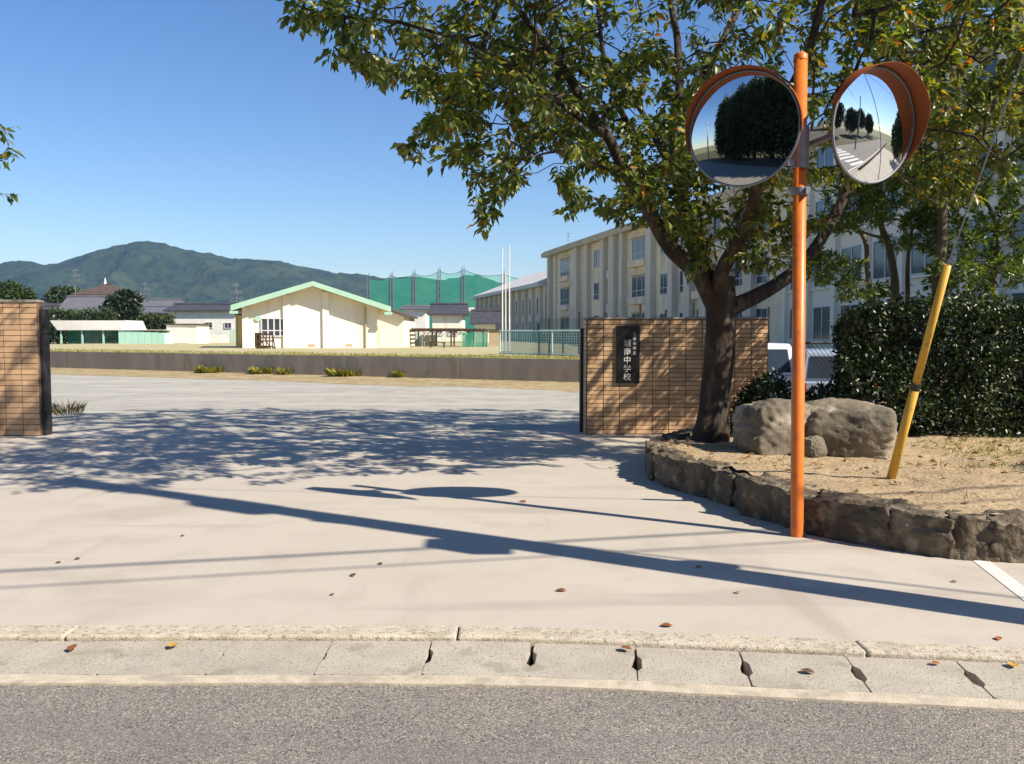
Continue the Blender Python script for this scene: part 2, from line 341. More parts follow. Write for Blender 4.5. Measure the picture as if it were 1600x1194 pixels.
for k in range(-30, 24):
    x = .09+.25+.5*k
    o = obj('gutter_slab', sm1 if x > -.5 else sm2, gut); sl_ = (y0(x+.25)-y0(x-.25))/.5
    o.location = (x, y0(x)-.3875, -.014+.003*random.random()); o.rotation_euler = (R(random.uniform(-.4, .4)), R(random.uniform(-.3, .3)), math.atan(sl_)+R(random.uniform(-.5, .5)))
wl = MB(); a, b = Vector((3.19, 5.72, 0)), Vector((2.88, 4.16, 0)); n_ = Vector((.055, 0, 0))
wl.add([(a-n_)+Vector((0, 0, .004)), (a+n_)+Vector((0, 0, .004)), (b+n_)+Vector((0, 0, .004)), (b-n_)+Vector((0, 0, .004))], [(0, 1, 2, 3)])
structure(wl.build('painted_line', m_line))
zb = thing('crosswalk', None, None); zb['kind'] = 'structure'
for k in range(7):
    yy = y0(14)-1.3-.85*k; bx('crosswalk_stripe', zb, m_line, 12, 15.4, yy-.22, yy+.22, -.021, -.017)
bx('stop_line', zb, m_line, 10.2, 10.55, y0(10)-6.7, y0(10)-3.9, -.021, -.017)
rl = MB(); xx = [4+.5*i for i in range(60)]
rl.add([(x, y0(x)-.85, -.018) for x in xx]+[(x, y0(x)-1.0, -.018) for x in xx], [(i, i+1, i+61, i+60) for i in range(59)])
structure(rl.build('edge_line', m_line))

def fz(x, y): return .76-.15*sstep(2, 24, -side(x, y))          # field: falls slightly away from the wall
def field_fn(i, j):
    s = -16+71*i/60; t = (j/40)**2.2*330+.13
    p = wallA+wdir*s+Vector((wdir.y, -wdir.x, 0))*t; return (p.x, p.y, fz(p.x, p.y))
structure(obj('playing_field', grid_mesh('playing_field', 60, 40, field_fn, m_field)))
structure(obj('field_lawn', grid_mesh('field_lawn', 140, 14, lambda i, j: ((lambda p: (p.x, p.y, fz(p.x, p.y)+.012))(wallA+wdir*(-16+.45*i)+Vector((wdir.y, -wdir.x, 0))*(.1+max(.4, (5.5-.07*i)*(1+.5*noise.noise(Vector((i*.2, 3, 0)))))*j/14))), m_grass)))
rw = thing('retaining_wall', 'long low dark stained concrete retaining wall along the edge of the playing field', 'wall')
L_ = (WB-WA).length; nrm = Vector((wdir.y, -wdir.x, 0))
for k in range(int(L_/4)):
    s0, s1 = 4*k, 4*k+3.985; q = []
    for s, o in ((s0, 0), (s1, 0), (s1, .2), (s0, .2)):
        p = WA+wdir*s+nrm*o; q.append((p.x, p.y))
    MB().prism(q, 'z', -.45, .765+.008*math.sin(k*2.1)).build('wall_panel', m_retain, rw)
dirt = MB(); n = 80
for i in range(n+1):
    s = L_*i/n; p = WA+wdir*s; wd = 2.3+1.1*noise.noise(Vector((s*.25, 0, 0)))+.6*noise.noise(Vector((s*.9, 5, 0)))
    for o, z in ((0, .10), (.6, .06), (wd, .004)):
        q = p-nrm*o; dirt.v.append((q.x, q.y, z+yard_z(q.x, q.y)))
for i in range(n):
    for j in range(2): dirt.f.append((i*3+j, i*3+j+1, i*3+j+4, i*3+j+3)); dirt.mi.append(0)
structure(dirt.build('dirt_strip', m_dirt, smooth=True))

prof = [(-900, 430), (-500, 422), (-250, 405), (-80, 418), (0, 413), (40, 409), (75, 417), (100, 412), (130, 402), (160, 391), (190, 384), (220, 379), (240, 379), (262, 383), (290, 391), (330, 397), (360, 405), (400, 408), (440, 410), (470, 417), (520, 428), (560, 430), (600, 437), (650, 434), (690, 439), (725, 432), (745, 431), (770, 440), (820, 450), (900, 465), (1000, 462), (1200, 440), (1500, 455), (2000, 470), (2600, 500)]
MD = 1800.
def ridge(x):
    px = 800+x*F/MD
    for (a, ya), (b, yb) in zip(prof, prof[1:]):
        if a <= px <= b: y = ya+(yb-ya)*(px-a)/(b-a); break
    else: y = 505
    return max(3, (520-y)*MD/F+CAMH+2)
def mfn(i, j):
    x = -2300+4700*i/640; y = 1150+1400*j/90
    b = math.exp(-((y-MD)/(300))**2) if y < MD else math.exp(-((y-MD)/450)**2)
    h = ridge(x); f = abs(noise.fractal(Vector((x*.0045+.3*y*.0045, y*.003, 2)), 1.0, 2.1, 5))
    z = h*b*(1-.6*min(.9, f)*min(1, abs(y-MD)/130))+(3.2*noise.noise(Vector((x*.05, y*.05, 0)))+2.2*noise.noise(Vector((x*.13, y*.13, 0))))*min(1, b*4)
    return (x, y, z-.6)
structure(obj('mountain', grid_mesh('mountain', 640, 90, mfn, m_mount)))
hz = bpy.data.materials.new('haze_air'); hz.use_nodes = True; nt = hz.node_tree; nt.nodes.remove(nt.nodes['Principled BSDF'])
pv = nt.nodes.new('ShaderNodeVolumePrincipled'); pv.inputs['Density'].default_value = .00017; pv.inputs['Color'].default_value = (.36, .62, 1, 1); pv.inputs['Anisotropy'].default_value = .2
nt.links.new(pv.outputs[0], nt.nodes['Material Output'].inputs['Volume'])
stuff(bx('haze', None, hz, -3050, 3050, -3050, 3050, -1.5, 240))

# ------------------------------------------------------------------ trees
class Tree:
    def __init__(s, root, bark, seed=1):
        s.root, s.bark = root, bark; s.pos, s.par, s.tw, s.lv = [], [], [], []; s.rs = random.Random(seed)
    def limb(s, name, pts, r0, r1, n=10, flare=0, wob=.03, power=1.):
        pts = [Vector(p) for p in pts]; out, rad = [], []
        # Catmull-Rom through the points
        q = [pts[0]*2-pts[1]]+pts+[pts[-1]*2-pts[-2]]; K = 7
        for i in range(1, len(q)-2):
            for t in range(K):
                u = t/K; a, b, c, d = q[i-1], q[i], q[i+1], q[i+2]
                out.append(.5*((2*b)+(c-a)*u+(2*a-5*b+4*c-d)*u*u+(3*b-a-3*c+d)*u**3))
        out.append(pts[-1]); m = len(out)
        for i in range(m):
            t = i/(m-1); r = r0+(r1-r0)*t**power
            if flare: r += flare*math.exp(-t*m/3.5)
            rad.append(r*(1+.06*noise.noise(out[i]*3)))
            if 0 < i < m-1: out[i] = out[i]+noise.noise_vector(out[i]*1.7)*wob
        mb = MB().tube(out, rad, n)
        if flare or n > 10:
            for i, v in enumerate(mb.v):
                v = Vector(v); k = i//n; c = out[min(k, m-1)]; dlt = v-c
                ang = noise.noise(Vector((dlt.x*6, dlt.y*6, v.z*1.1)))*.22+noise.noise(Vector((dlt.x*14, dlt.y*14, v.z*3)))*.1
                mb.v[i] = tuple(c+dlt*(1+ang))
        o = mb.build(name, s.bark, s.root, smooth=True)
        for p in out[m//4 if name != 'trunk' else m//2:]:
            s.pos.append(tuple(p)); s.par.append(-1); s.tw.append(False)
        return o
    def grow(s, targets, step=.17, sag=.05, jit=.035):
        base = np.array(s.pos); T = np.array([tuple(t) for t in targets])
        dmin = np.array([np.min(np.linalg.norm(base-t, axis=1)) for t in T]); order = np.argsort(dmin)
        cap = len(base)+len(T)*30; A = np.zeros((cap, 3)); A[:len(base)] = base; n = len(base)
        for ti in order:
            t = T[ti]; d = np.linalg.norm(A[:n]-t, axis=1); up = (A[:n, 2]-t[2]).clip(0)*.25
            k = int(np.argmin(d+up)); L = d[k]
            if L < .12: continue
            m = max(1, int(L/step)); p0 = A[k].copy(); prev = k
            ctrl = (p0+t)/2+np.array([s.rs.uniform(-.12, .12)*L, s.rs.uniform(-.12, .12)*L, (.12-sag)*L])
            for q in range(1, m+1):
                u = q/m; p = (1-u)**2*p0+2*u*(1-u)*ctrl+u*u*t+np.array([s.rs.gauss(0, jit) for _ in range(3)])*(q < m)
                if n >= cap: break
                A[n] = p; s.pos.append(tuple(p)); s.par.append(prev); s.tw.append(True); prev = n; n += 1
    def finish(s, twig_bark, rtip=.0035, expo=.42, rmax=.05):
        n = len(s.pos); kids = [[] for _ in range(n)]; cnt = [0]*n; ht = [0]*n
        for i, p in enumerate(s.par):
            if p >= 0: kids[p].append(i)
        for i in range(n-1, -1, -1):
            if not kids[i]: cnt[i] = 1
            if s.par[i] >= 0 and s.tw[i]:
                cnt[s.par[i]] += cnt[i]; ht[s.par[i]] = max(ht[s.par[i]], ht[i]+1)
        s.ht = ht; s.kids = kids
        rad = [min(rmax, rtip*max(1, c)**expo*(1+.06*min(h, 8))) for c, h in zip(cnt, ht)]
        mb = MB()
        for i in range(n):
            if not s.tw[i]: continue
            p = s.par[i]; start = (not s.tw[p]) or (max(kids[p], key=lambda k: cnt[k]) != i)
            if not start: continue
            ch = [p, i]
            while kids[ch[-1]]: ch.append(max(kids[ch[-1]], key=lambda k: cnt[k]))
            pts = [s.pos[k] for k in ch]; rr = [rad[i]]+[rad[k] for k in ch[1:]]; rr[-1] *= .5
            mb.tube(pts, rr, 5 if rad[i] > .012 else 3, cap=False)
        if mb.v: stuff(mb.build('twigs', twig_bark, s.root, smooth=True))
    def leaf_sites(s, per, reach, spread, droop=.5):
        P_, D_ = [], []
        for i in range(len(s.pos)):
            if not s.tw[i] or s.ht[i] > reach: continue
            a = Vector(s.pos[s.par[i]]); b = Vector(s.pos[i]); ax = (b-a).normalized() if (b-a).length > 1e-4 else Vector((0, 0, 1))
            for _ in range(per):
                u = s.rs.random(); o = Vector((s.rs.gauss(0, 1), s.rs.gauss(0, 1), s.rs.gauss(0, .7))); o -= ax*o.dot(ax)*.6
                o = o.normalized() if o.length > .1 else Vector((1, 0, 0))
                P_.append(tuple(a.lerp(b, u)+o*spread*s.rs.random())); D_.append(tuple(ax*.55+o*.8+Vector((0, 0, -droop))))
        return np.array(P_), np.array(D_)

def wall_ok(p):                               # sunny patches on the gate wall
    t = (12.9-p.y)/.383; x, z = p.x-.663*t, p.z-.643*t
    if 1.15 < x < 2.7 and -.1 < z < 1.15-.35*abs(x-2.1): return False
    return not (1.0 < x < 4 and 0 < z < 1.8 and noise.noise(Vector((x*2.1, z*2.1, 4))) > .02)

def sample_crown(n, c, r, poly=None, seed=1, lo=.0, ymin=None, extra=None, power=.5):
    rs = random.Random(seed); out = []; tries = 0
    while len(out) < n and tries < n*60:
        tries += 1; v = Vector((rs.gauss(0, 1), rs.gauss(0, 1), rs.gauss(0, 1))).normalized()*(lo+(1-lo)*rs.random()**power)
        p = Vector((c[0]+v.x*r[0], c[1]+v.y*r[1], c[2]+v.z*r[2]))
        if p.z < .6: continue
        if poly:
            px, py = proj(p)
            if py > -30 and not inpoly(px, py, poly): continue
        if extra and not extra(p): continue
        out.append(p)
    return out

ct = thing('cherry_tree', 'big forked dark trunked cherry tree spreading over the gateway behind the orange pole', 'tree', (0, 0, 0))
T = Tree(ct, m_bark, 3); D = 10.
base = P(1113, 700, D); base.z = .22
T.limb('trunk', [base, P(1116, 640, D), P(1120, 570, D), P(1126, 510, D), P(1128, 462, D), P(1126, 430, D)], .178, .165, 22, flare=.085, wob=.012)
fork = P(1126, 450, D)
def lim(pp, r0, r1, n=12): return T.limb('branch', [P(*q) for q in pp], r0, r1, n, wob=.035, power=.8)
lim([(1130, 492, 10), (1098, 440, 9.9), (1050, 388, 9.7), (1022, 340, 9.5), (985, 280, 9.3), (950, 215, 9.1), (915, 165, 9.0), (880, 110, 8.9), (830, 40, 8.8), (760, -60, 8.7)], .115, .022)
lim([(1128, 470, 10), (1098, 415, 10.1), (1072, 350, 10.3), (1058, 280, 10.5), (1052, 200, 10.7), (1060, 110, 10.9), (1050, 0, 11.1), (1010, -140, 11.2)], .12, .03)
lim([(1124, 468, 10), (1130, 420, 9.7), (1165, 350, 9.3), (1190, 280, 8.9), (1215, 190, 8.6), (1260, 90, 8.4), (1290, -40, 8.3), (1310, -160, 8.3)], .095, .025)
lim([(1138, 484, 10), (1180, 462, 10.1), (1235, 428, 10.3), (1285, 372, 10.5), (1325, 300, 10.7), (1370, 225, 10.8), (1430, 130, 10.9), (1500, 20, 11), (1570, -110, 11)], .10, .025)
lim([(1022, 345, 9.5), (1000, 250, 9.9), (965, 160, 10.3), (940, 70, 10.7), (930, -60, 11)], .06, .02, 8)
lim([(950, 215, 9.1), (890, 170, 8.7), (820, 120, 8.3), (740, 70, 8.1), (640, 40, 8.0), (540, 25, 8.0)], .045, .010, 8)
lim([(985, 280, 9.3), (940, 262, 8.9), (880, 240, 8.6), (820, 245, 8.4)], .03, .009, 6)
lim([(1052, 200, 10.7), (1110, 100, 11.2), (1160, 0, 11.7), (1190, -120, 12)], .06, .02, 8)
lim([(1325, 300, 10.7), (1300, 190, 11), (1330, 60, 11.4), (1350, -80, 11.6)], .05, .018, 8)
lim([(1058, 280, 10.5), (1010, 190, 11.2), (960, 110, 11.9), (900, 20, 12.4)], .05, .016, 8)
poly_c = [(440, -60), (438, 22), (470, 50), (520, 60), (522, 112), (590, 112), (622, 152), (690, 165), (690, 185), (648, 195), (642, 230), (690, 228), (715, 262), (745, 250), (765, 215), (800, 195), (812, 215), (785, 225), (755, 275), (744, 350), (762, 348), (800, 300), (850, 250), (872, 262), (880, 325), (905, 330), (918, 275), (950, 285), (985, 300), (925, 322), (935, 340), (1010, 350), (1030, 335), (1052, 400), (1085, 445), (1130, 425), (1180, 440), (1240, 405), (1290, 345), (1320, 300), (1390, 260), (1420, 150), (1490, 70), (1560, 20), (1700, -30), (1700, -400), (440, -400)]
tg = sample_crown(1850, (2.0, 10.0, 5.5), (5.4, 3.9, 3.1), poly_c, 5, .25, extra=lambda p: not (p.y < 7.1 and proj(p)[0] > 1000 and proj(p)[1] > 60))
def spray(pts, n, spr, seed):
    rs = random.Random(seed); o = []
    for k in range(n):
        t = rs.random()*(len(pts)-1); i = int(t); u = t-i; a = P(*pts[i]); b = P(*pts[i+1])
        o.append(a.lerp(b, u)+Vector((rs.gauss(0, spr), rs.gauss(0, spr*1.5), rs.gauss(0, spr))))
    return o
tg += spray([(640, 30, 8.0), (540, 20, 8.0), (455, 15, 8.1)], 26, .12, 1)+spray([(690, 90, 8.1), (600, 85, 8.0), (530, 100, 8.0)], 22, .11, 2)
tg += spray([(760, 150, 8.3), (700, 185, 8.2), (655, 215, 8.2)], 26, .14, 3)+spray([(760, 170, 8.4), (735, 215, 8.4), (722, 255, 8.4)], 14, .07, 4)
tg += spray([(880, 225, 8.7), (820, 235, 8.5), (780, 280, 8.5), (752, 345, 8.5)], 30, .07, 5)+spray([(900, 240, 8.8), (890, 290, 8.8), (893, 325, 8.8)], 14, .08, 6)
tg += spray([(1015, 335, 9.4), (960, 332, 9.2), (930, 330, 9.2)], 12, .04, 7)+spray([(950, 225, 8.8), (850, 160, 8.6), (760, 120, 8.4)], 40, .2, 8)
tg += spray([(1100, 380, 9.5), (1180, 400, 9.5), (1240, 390, 9.7)], 26, .16, 9)
tg += sample_crown(240, (1.9, 9.8, 3.1), (1.7, 1.2, 1.0), poly_c, 12, .0)
tg += sample_crown(300, (-.2, 9.5, 4.3), (2.3, 1.6, .9), poly_c, 14, .0)
def shade_ok(p):                              # keep the near driveway sunny, as the photograph has it
    q = proj((p.x-1.032*p.z, p.y+.596*p.z, 0)); return q[1] < 800-.055*max(0, q[0]-430) and -400 < q[0] < 1000
tg += sample_crown(420, (.4, 6.9, 5.6), (2.9, 2.2, 1.5), poly_c, 15, .0, extra=shade_ok)
poly_r = [(1250, -300), (1250, 60), (1290, 90), (1440, 170), (1400, 240), (1300, 290), (1340, 330), (1480, 340), (1620, 300), (1900, 300), (1900, -300)]
tg += sample_crown(330, (5.1, 8.6, 4.3), (1.9, 1.3, 1.5), poly_r, 16, .0, extra=lambda p: p.y > 7.2)
tg = [p for p in tg if wall_ok(p)]
T.grow(tg); T.finish(m_bark)
lp, ld = T.leaf_sites(17, 4, .07, .45)
NL = len(lp); key = np.array([proj(p)[0]+.9*proj(p)[1]*0+60*(p[1]-8) for p in lp])
vis = np.array([(lambda q: 0 < q[0] < 1600 and 0 < q[1] < 470)(proj(p)) for p in lp]); key[~vis] = 1e9
pick = set(np.argsort(key)[:300].tolist()); rest = np.array([i for i in range(NL) if i not in pick])
leaves('foliage', lp[rest], ld[rest], .112, .053, lm_cherry, ct)
lms = []
for k in range(6):
    V, Fc = leaf_arrays(np.zeros((1, 3)), np.array([[0., 1, 0]]), np.array([.112]), np.array([.053]), up=np.array([0, 0, 30.]))
    lms.append(fast_mesh('leaf', V, Fc, lm_cherry, np.full(5, (.1, .3, .5, .7, .85, .95)[k])))
for i in sorted(pick):
    o = obj('leaf', lms[random.choice((0, 0, 1, 1, 2, 2, 3, 3, 4, 5))], ct); o.location = lp[i]
    d = Vector(ld[i]).normalized(); rr = Vector(rng.normal(size=3))+Vector((0, 0, 1.2)); s_ = d.cross(rr).normalized(); nn = s_.cross(d)
    o.rotation_euler = Matrix((s_, d, nn)).transposed().to_euler(); sc = random.uniform(.75, 1.25); o.scale = (sc, sc, sc)

yt = thing('cherry_tree', 'slender tree with yellowing leaves growing behind the hedge above the leaning yellow guard', 'tree', (0, 0, 0))
T = Tree(yt, m_bark2, 11); b_ = P(1466, 505, 12.2); b_.z = .2
T.limb('trunk', [b_, P(1464, 440, 12.2), P(1474, 360, 12.2), P(1470, 280, 12.1), P(1472, 190, 12)], .085, .045, 10)
for pp, r0 in (([(1472, 230, 12), (1440, 160, 11.6), (1400, 90, 11.2), (1380, 0, 11)], .035), ([(1470, 200, 12), (1500, 120, 11.8), (1560, 40, 11.5), (1610, -40, 11.3)], .045), ([(1471, 260, 12), (1530, 205, 11.5), (1580, 130, 11), (1640, 80, 10.6)], .035), ([(1472, 200, 12), (1470, 100, 12.3), (1480, -20, 12.6)], .04), ([(1474, 330, 12.2), (1425, 290, 11.9), (1380, 255, 11.6), (1350, 240, 11.5)], .022)):
    T.limb('branch', [P(*q) for q in pp], r0, .009, 7)
poly_y = [(1330, -300), (1330, 60), (1400, 100), (1440, 150), (1395, 235), (1350, 280), (1390, 300), (1440, 320), (1500, 330), (1530, 300), (1520, 240), (1560, 200), (1600, 210), (1800, 200), (1800, -300)]
hole = [(1478, 70), (1550, 62), (1570, 105), (1530, 120), (1480, 105)]
T.grow(sample_crown(1150, (6.4, 11.6, 5.2), (3.0, 2.2, 2.6), poly_y, 21, .2, extra=lambda p: wall_ok(p) and not inpoly(*proj(p), hole))+sample_crown(260, (6.2, 10.9, 3.9), (1.5, .9, 1.0), poly_y, 22))
T.finish(m_bark2); lp, ld = T.leaf_sites(12, 4, .07, .35); leaves('foliage', lp, ld, .095, .047, lm_cherry2, yt)

def tuft_tree(label, trunks, clumps, seed, d0):
    t = thing('podocarpus_tree', label, 'tree'); T = Tree(t, m_bark2, seed); first = True
    for pp, r0, r1 in trunks:
        pts = [P(*q) for q in pp]
        if pts[0].z < 2.4: pts.insert(0, Vector((pts[0].x, pts[0].y, .2)))
        T.limb('trunk' if first else 'branch', pts, r0, r1, 9); first = False
    tt = []
    for k, (px, py, d, r) in enumerate(clumps):
        c = P(px, py, d); tt += sample_crown(int(85*r/.25), c, (r*1.6, r*1.6, r*.95), None, seed*100+k, .2)
    T.grow(tt, step=.1, jit=.01); T.finish(m_bark2, rtip=.003)
    lp, ld = T.leaf_sites(22, 2, .03, -.15); leaves('foliage', lp, ld, .105, .030, lm_podo, t, fold=.1)
    return t
tuft_tree('crooked pale stemmed tufted evergreen nearest the orange pole behind the hedge', [([(1357, 490, 12.5), (1357, 420, 12.5), (1350, 375, 12.5), (1320, 335, 12.4), (1300, 320, 12.4)], .05, .022), ([(1355, 455, 12.5), (1335, 440, 12.3), (1300, 420, 12.1)], .018, .008)],
          [(1295, 420, 12, .30), (1270, 408, 12.1, .22), (1335, 460, 12.2, .16), (1330, 300, 12.3, .3), (1310, 345, 12.3, .22), (1375, 455, 12.6, .14)], 31, 12.5)
tuft_tree('twin stemmed tufted evergreen in the middle behind the hedge', [([(1396, 490, 12.8), (1396, 430, 12.8), (1390, 385, 12.8), (1376, 350, 12.8), (1378, 290, 12.8)], .075, .035), ([(1418, 490, 12.9), (1418, 430, 12.9), (1420, 390, 12.9), (1425, 350, 12.9)], .045, .02), ([(1380, 370, 12.8), (1350, 365, 12.7), (1320, 350, 12.6)], .025, .01)],
          [(1420, 375, 12.8, .28), (1440, 350, 12.7, .25), (1380, 300, 12.6, .36), (1345, 330, 12.6, .3), (1400, 330, 12.9, .28), (1405, 290, 12.5, .3), (1425, 270, 12.8, .26)], 32, 12.8)
tuft_tree('widest tufted evergreen at the right behind the hedge with layered dark clumps', [([(1550, 500, 12.6), (1553, 450, 12.6), (1560, 380, 12.6), (1545, 320, 12.6), (1500, 270, 12.6)], .05, .02), ([(1560, 370, 12.6), (1590, 330, 12.4), (1640, 300, 12.2)], .03, .012), ([(1552, 440, 12.6), (1520, 425, 12.3), (1495, 410, 12.2)], .02, .008)],
          [(1500, 385, 12.3, .3), (1530, 360, 12.4, .24), (1490, 425, 12.2, .28), (1545, 425, 12.4, .38), (1580, 415, 12.3, .34), (1470, 475, 12.2, .2), (1500, 270, 12.6, .42), (1550, 300, 12.5, .4), (1590, 350, 12.3, .36), (1480, 310, 12.7, .32), (1600, 260, 12.2, .42), (1520, 470, 12.1, .22), (1460, 335, 12.6, .22)], 33, 12.6)

lt = thing('cherry_tree', 'cherry tree at the far left edge showing only its twig tips', 'tree')
T = Tree(lt, m_bark, 17); T.limb('trunk', [(-9.6, 10.8, -.1), (-9.55, 10.8, 1.0), (-9.4, 10.6, 2.2), (-9.0, 10.4, 3.2)], .16, .08, 12, flare=.06)
for pts in ([(-9.3, 10.5, 2.5), (-8.2, 10.2, 3.3), (-7.0, 10.1, 3.35), (-6.1, 10., 3.2)], [(-9.0, 10.4, 3.2), (-8.0, 10.2, 4.2), (-6.9, 10.1, 4.2), (-6.25, 10, 3.95)], [(-9.0, 10.4, 3.2), (-9.3, 10.9, 4.5), (-9.8, 11.3, 5.6)], [(-9.0, 10.4, 3.2), (-8.3, 9.3, 4.6), (-8.1, 8.6, 5.5)]):
    T.limb('branch', pts, .045, .01, 7)
tt = sample_crown(200, (-9.0, 10.4, 4.6), (2.4, 2.4, 1.8), None, 4, .2, extra=lambda p: p.x < -7.0)
tt += spray([(-30, 300, 10), (15, 300, 10), (42, 298, 10)], 9, .04, 21)+spray([(-40, 250, 10), (-5, 235, 10), (12, 238, 10)], 7, .05, 22)+spray([(-40, 215, 10), (0, 205, 10), (14, 210, 10)], 7, .06, 23)
T.grow(tt); T.finish(m_bark); lp, ld = T.leaf_sites(7, 3, .05, .5); leaves('foliage', lp, ld, .115, .05, lm_cherry, lt)

def blob_tree(name, label, x, y, zb, rx, ry, rz, h, n, L, W, m, seed, group=None, cat='tree'):   # trunk, limbs and a crown of leaf clumps round its own limbs
    t = thing(name, label, cat, group=group); T = Tree(t, m_bark, seed); rs = random.Random(seed)
    T.limb('trunk', [(x, y, zb-.3), (x+.02*h, y, zb+h*.3), (x-.01*h, y, zb+h*.55), (x, y, zb+h*.8)], .035*h**.9, .012*h, 8)
    cl = []
    for k in range(int(n)):
        a, b = rs.uniform(0, 6.28), rs.uniform(-.75, 1); q = math.sqrt(1-b*b)*rs.uniform(.55, .95)
        cl.append(Vector((x+math.cos(a)*q*rx, y+math.sin(a)*q*ry, zb+h-rz+b*rz*rs.uniform(.8, 1))))
    T.grow(cl, step=h*.06, jit=h*.006); T.finish(m_bark, rtip=.004*h/4)
    pos = []; dr = []
    for c in cl:
        k = 34; q = rng.normal(size=(k, 3)); q /= np.linalg.norm(q, axis=1)[:, None]; rr = rng.random(k)[:, None]**.5
        pos.append(np.array(c)+q*rr*np.array([rx, ry, rz])*.24); dr.append(q*.8+np.array([0, 0, -.1])+rng.normal(size=(k, 3))*.4)
    leaves('foliage', np.concatenate(pos), np.concatenate(dr), L, W, m, t); return t

# ------------------------------------------------------------------ buildings (local frame: front faces -y, x along the front)
WCACHE = {}
def window(par, x, z, w, h, y=0., panes=2, name='window', gm=None, mullion=.05, transom=False, fm=None):
    key = (round(w, 2), round(h, 2), panes, transom, fm.name if fm else '')
    if key not in WCACHE:
        f = MB(); t = .07
        f.box(-w/2-t, w/2+t, -.07, .02, -t, 0).box(-w/2-t, w/2+t, -.07, .02, h, h+t).box(-w/2-t, -w/2, -.06, .02, 0, h).box(w/2, w/2+t, -.06, .02, 0, h)
        for k in range(1, panes): c = -w/2+w*k/panes; f.box(c-mullion/2, c+mullion/2, -.055, .02, 0, h)
        if transom: f.box(-w/2, w/2, -.05, .02, h*.3-.03, h*.3+.03)
        WCACHE[key] = (f.mesh(name, fm or m_wframe), MB().box(-w/panes/2+mullion*.5, w/panes/2-mullion*.5, -.022, -.004, .005, h-.005).mesh('pane', gm or m_glass))
    o = obj(name, WCACHE[key][0], par); o.location = (x, y, z)
    for k in range(panes):
        p = obj('pane', WCACHE[key][1], o); p.location = (-w/2+w*(k+.5)/panes, 0, 0)
    return o

sb = thing('school_building', 'three storey beige concrete school block with grey pilasters beyond the gate wall', 'school', (4.8, 116, .5), math.atan2(-.9724, .2334))
bx('wall', sb, m_school, 0, 60.2, 0, 12, 0, 11.2)
rf = bx('roof', sb, m_parapet, -.6, 60.2, -.75, 12.5, 11.202, 11.75); bx('roof_edge', rf, m_parapet, -.3, 60.2, -.5, -.2, 11.752, 11.95)
def s_of(px): d = (4.8+27.84)/((px-800)/F+.24); return (116-d)/.9724
for px, w in ((862, .9), (904, 1.3), (921, .9), (947, .8), (961, 1.5), (976, .9), (1019, 1.3), (1054, .9), (1080, 1.2), (1105, 1.2), (1140, 1.2), (1175, 1.2)):
    s = s_of(px); bx('pilaster', sb, m_pilaster, s-w/2, s+w/2, -.55, -.002, 0, 11.2)
bx('drainpipe', sb, m_pilaster, s_of(870)-.1, s_of(870)+.1, -.2, -.002, 0, 11.2)
for fl in range(3):
    zf = .95+3.65*fl
    for pa, pb in ((876, 890), (987, 1012), (1088, 1100), (1112, 1132)):
        a, b = s_of(pa), s_of(pb); w = b-a-.25; c = (a+b)/2
        bx('balcony', sb, m_school, a-.1, b+.1, -.5, -.002, zf-.75, zf-.12) if fl else None
        window(sb, c, zf, w, 1.95, -.03, 3, transom=True, mullion=.12)
        bx('canopy', sb, m_school, a-.1, b+.1, -.42, -.002, zf+2.1, zf+2.25)
    for pc in (932, 1037, 1068, 1155, 1190): window(sb, s_of(pc), zf+(.2 if pc == 932 else 0), 1.5, 1.8, -.03, 2, transom=True)
    if fl:
        for pa, pb in ((892, 902), (950, 958)): a, b = s_of(pa), s_of(pb); bx('spandrel', sb, m_pilaster, a, b, -.3, -.002, zf-1.4, zf-.5)
mb = MB().tube([(3, 2, 11.7), (3, 2, 14.2)], .04, 5).bar((2.3, 2, 14.1), (3.7, 2, 14.1), .05).bar((2.5, 2, 13.7), (3.5, 2, 13.7), .05)
mb.build('roof_aerial', m_galv, sb)

gy = thing('gymnasium', 'lower school wing with a sloping pale roof and narrow windows beyond the three storey block', 'school', (-6.6, 163, .5), math.atan2(-.9724, .2334))
bx('wall', gy, m_school, 0, 47.6, 0, 26, 0, 7.4)
MB().prism([(-.9, 7.41), (-.9, 7.95), (10, 12.2), (16, 12.8), (26, 10.2), (26, 7.41)], 'x', -.5, 47.5).build('roof', m_roofpale, gy)
for k in range(12): bx('pilaster', gy, m_pilaster, .5+4.1*k, 1.3+4.1*k, -.45, -.002, 0, 7.4)
for k in range(11): window(gy, 3.1+4.1*k, 3.6, 1.1, 2.3, -.03, 1); window(gy, 3.1+4.1*k, .9, 1.1, 1.7, -.03, 1)

sn = thing('school_building', 'near four storey white school wing half hidden behind the hedge trees at the right', 'school', (18.7, 58.3, .2), math.atan2(-1, .05))
bx('wall', sn, m_school2, 0, 44, 0, 13, 0, 12.9); bx('parapet', sn, m_parapet, -.15, 44.15, -.35, 13, 12.902, 14.0)
for k in range(12): bx('pilaster', sn, m_school2, 3.9*k, 3.9*k+.5, -.3, -.002, 0, 12.9)
for fl in range(4):
    z = .95+3.25*fl; bx('sill_band', sn, m_school2, .5, 44, -.16, -.002, z-.22, z-.09)
    for k in range(11): window(sn, 2.2+3.9*k, z, 2.5, 1.95, -.03, 2, transom=False, mullion=.09)

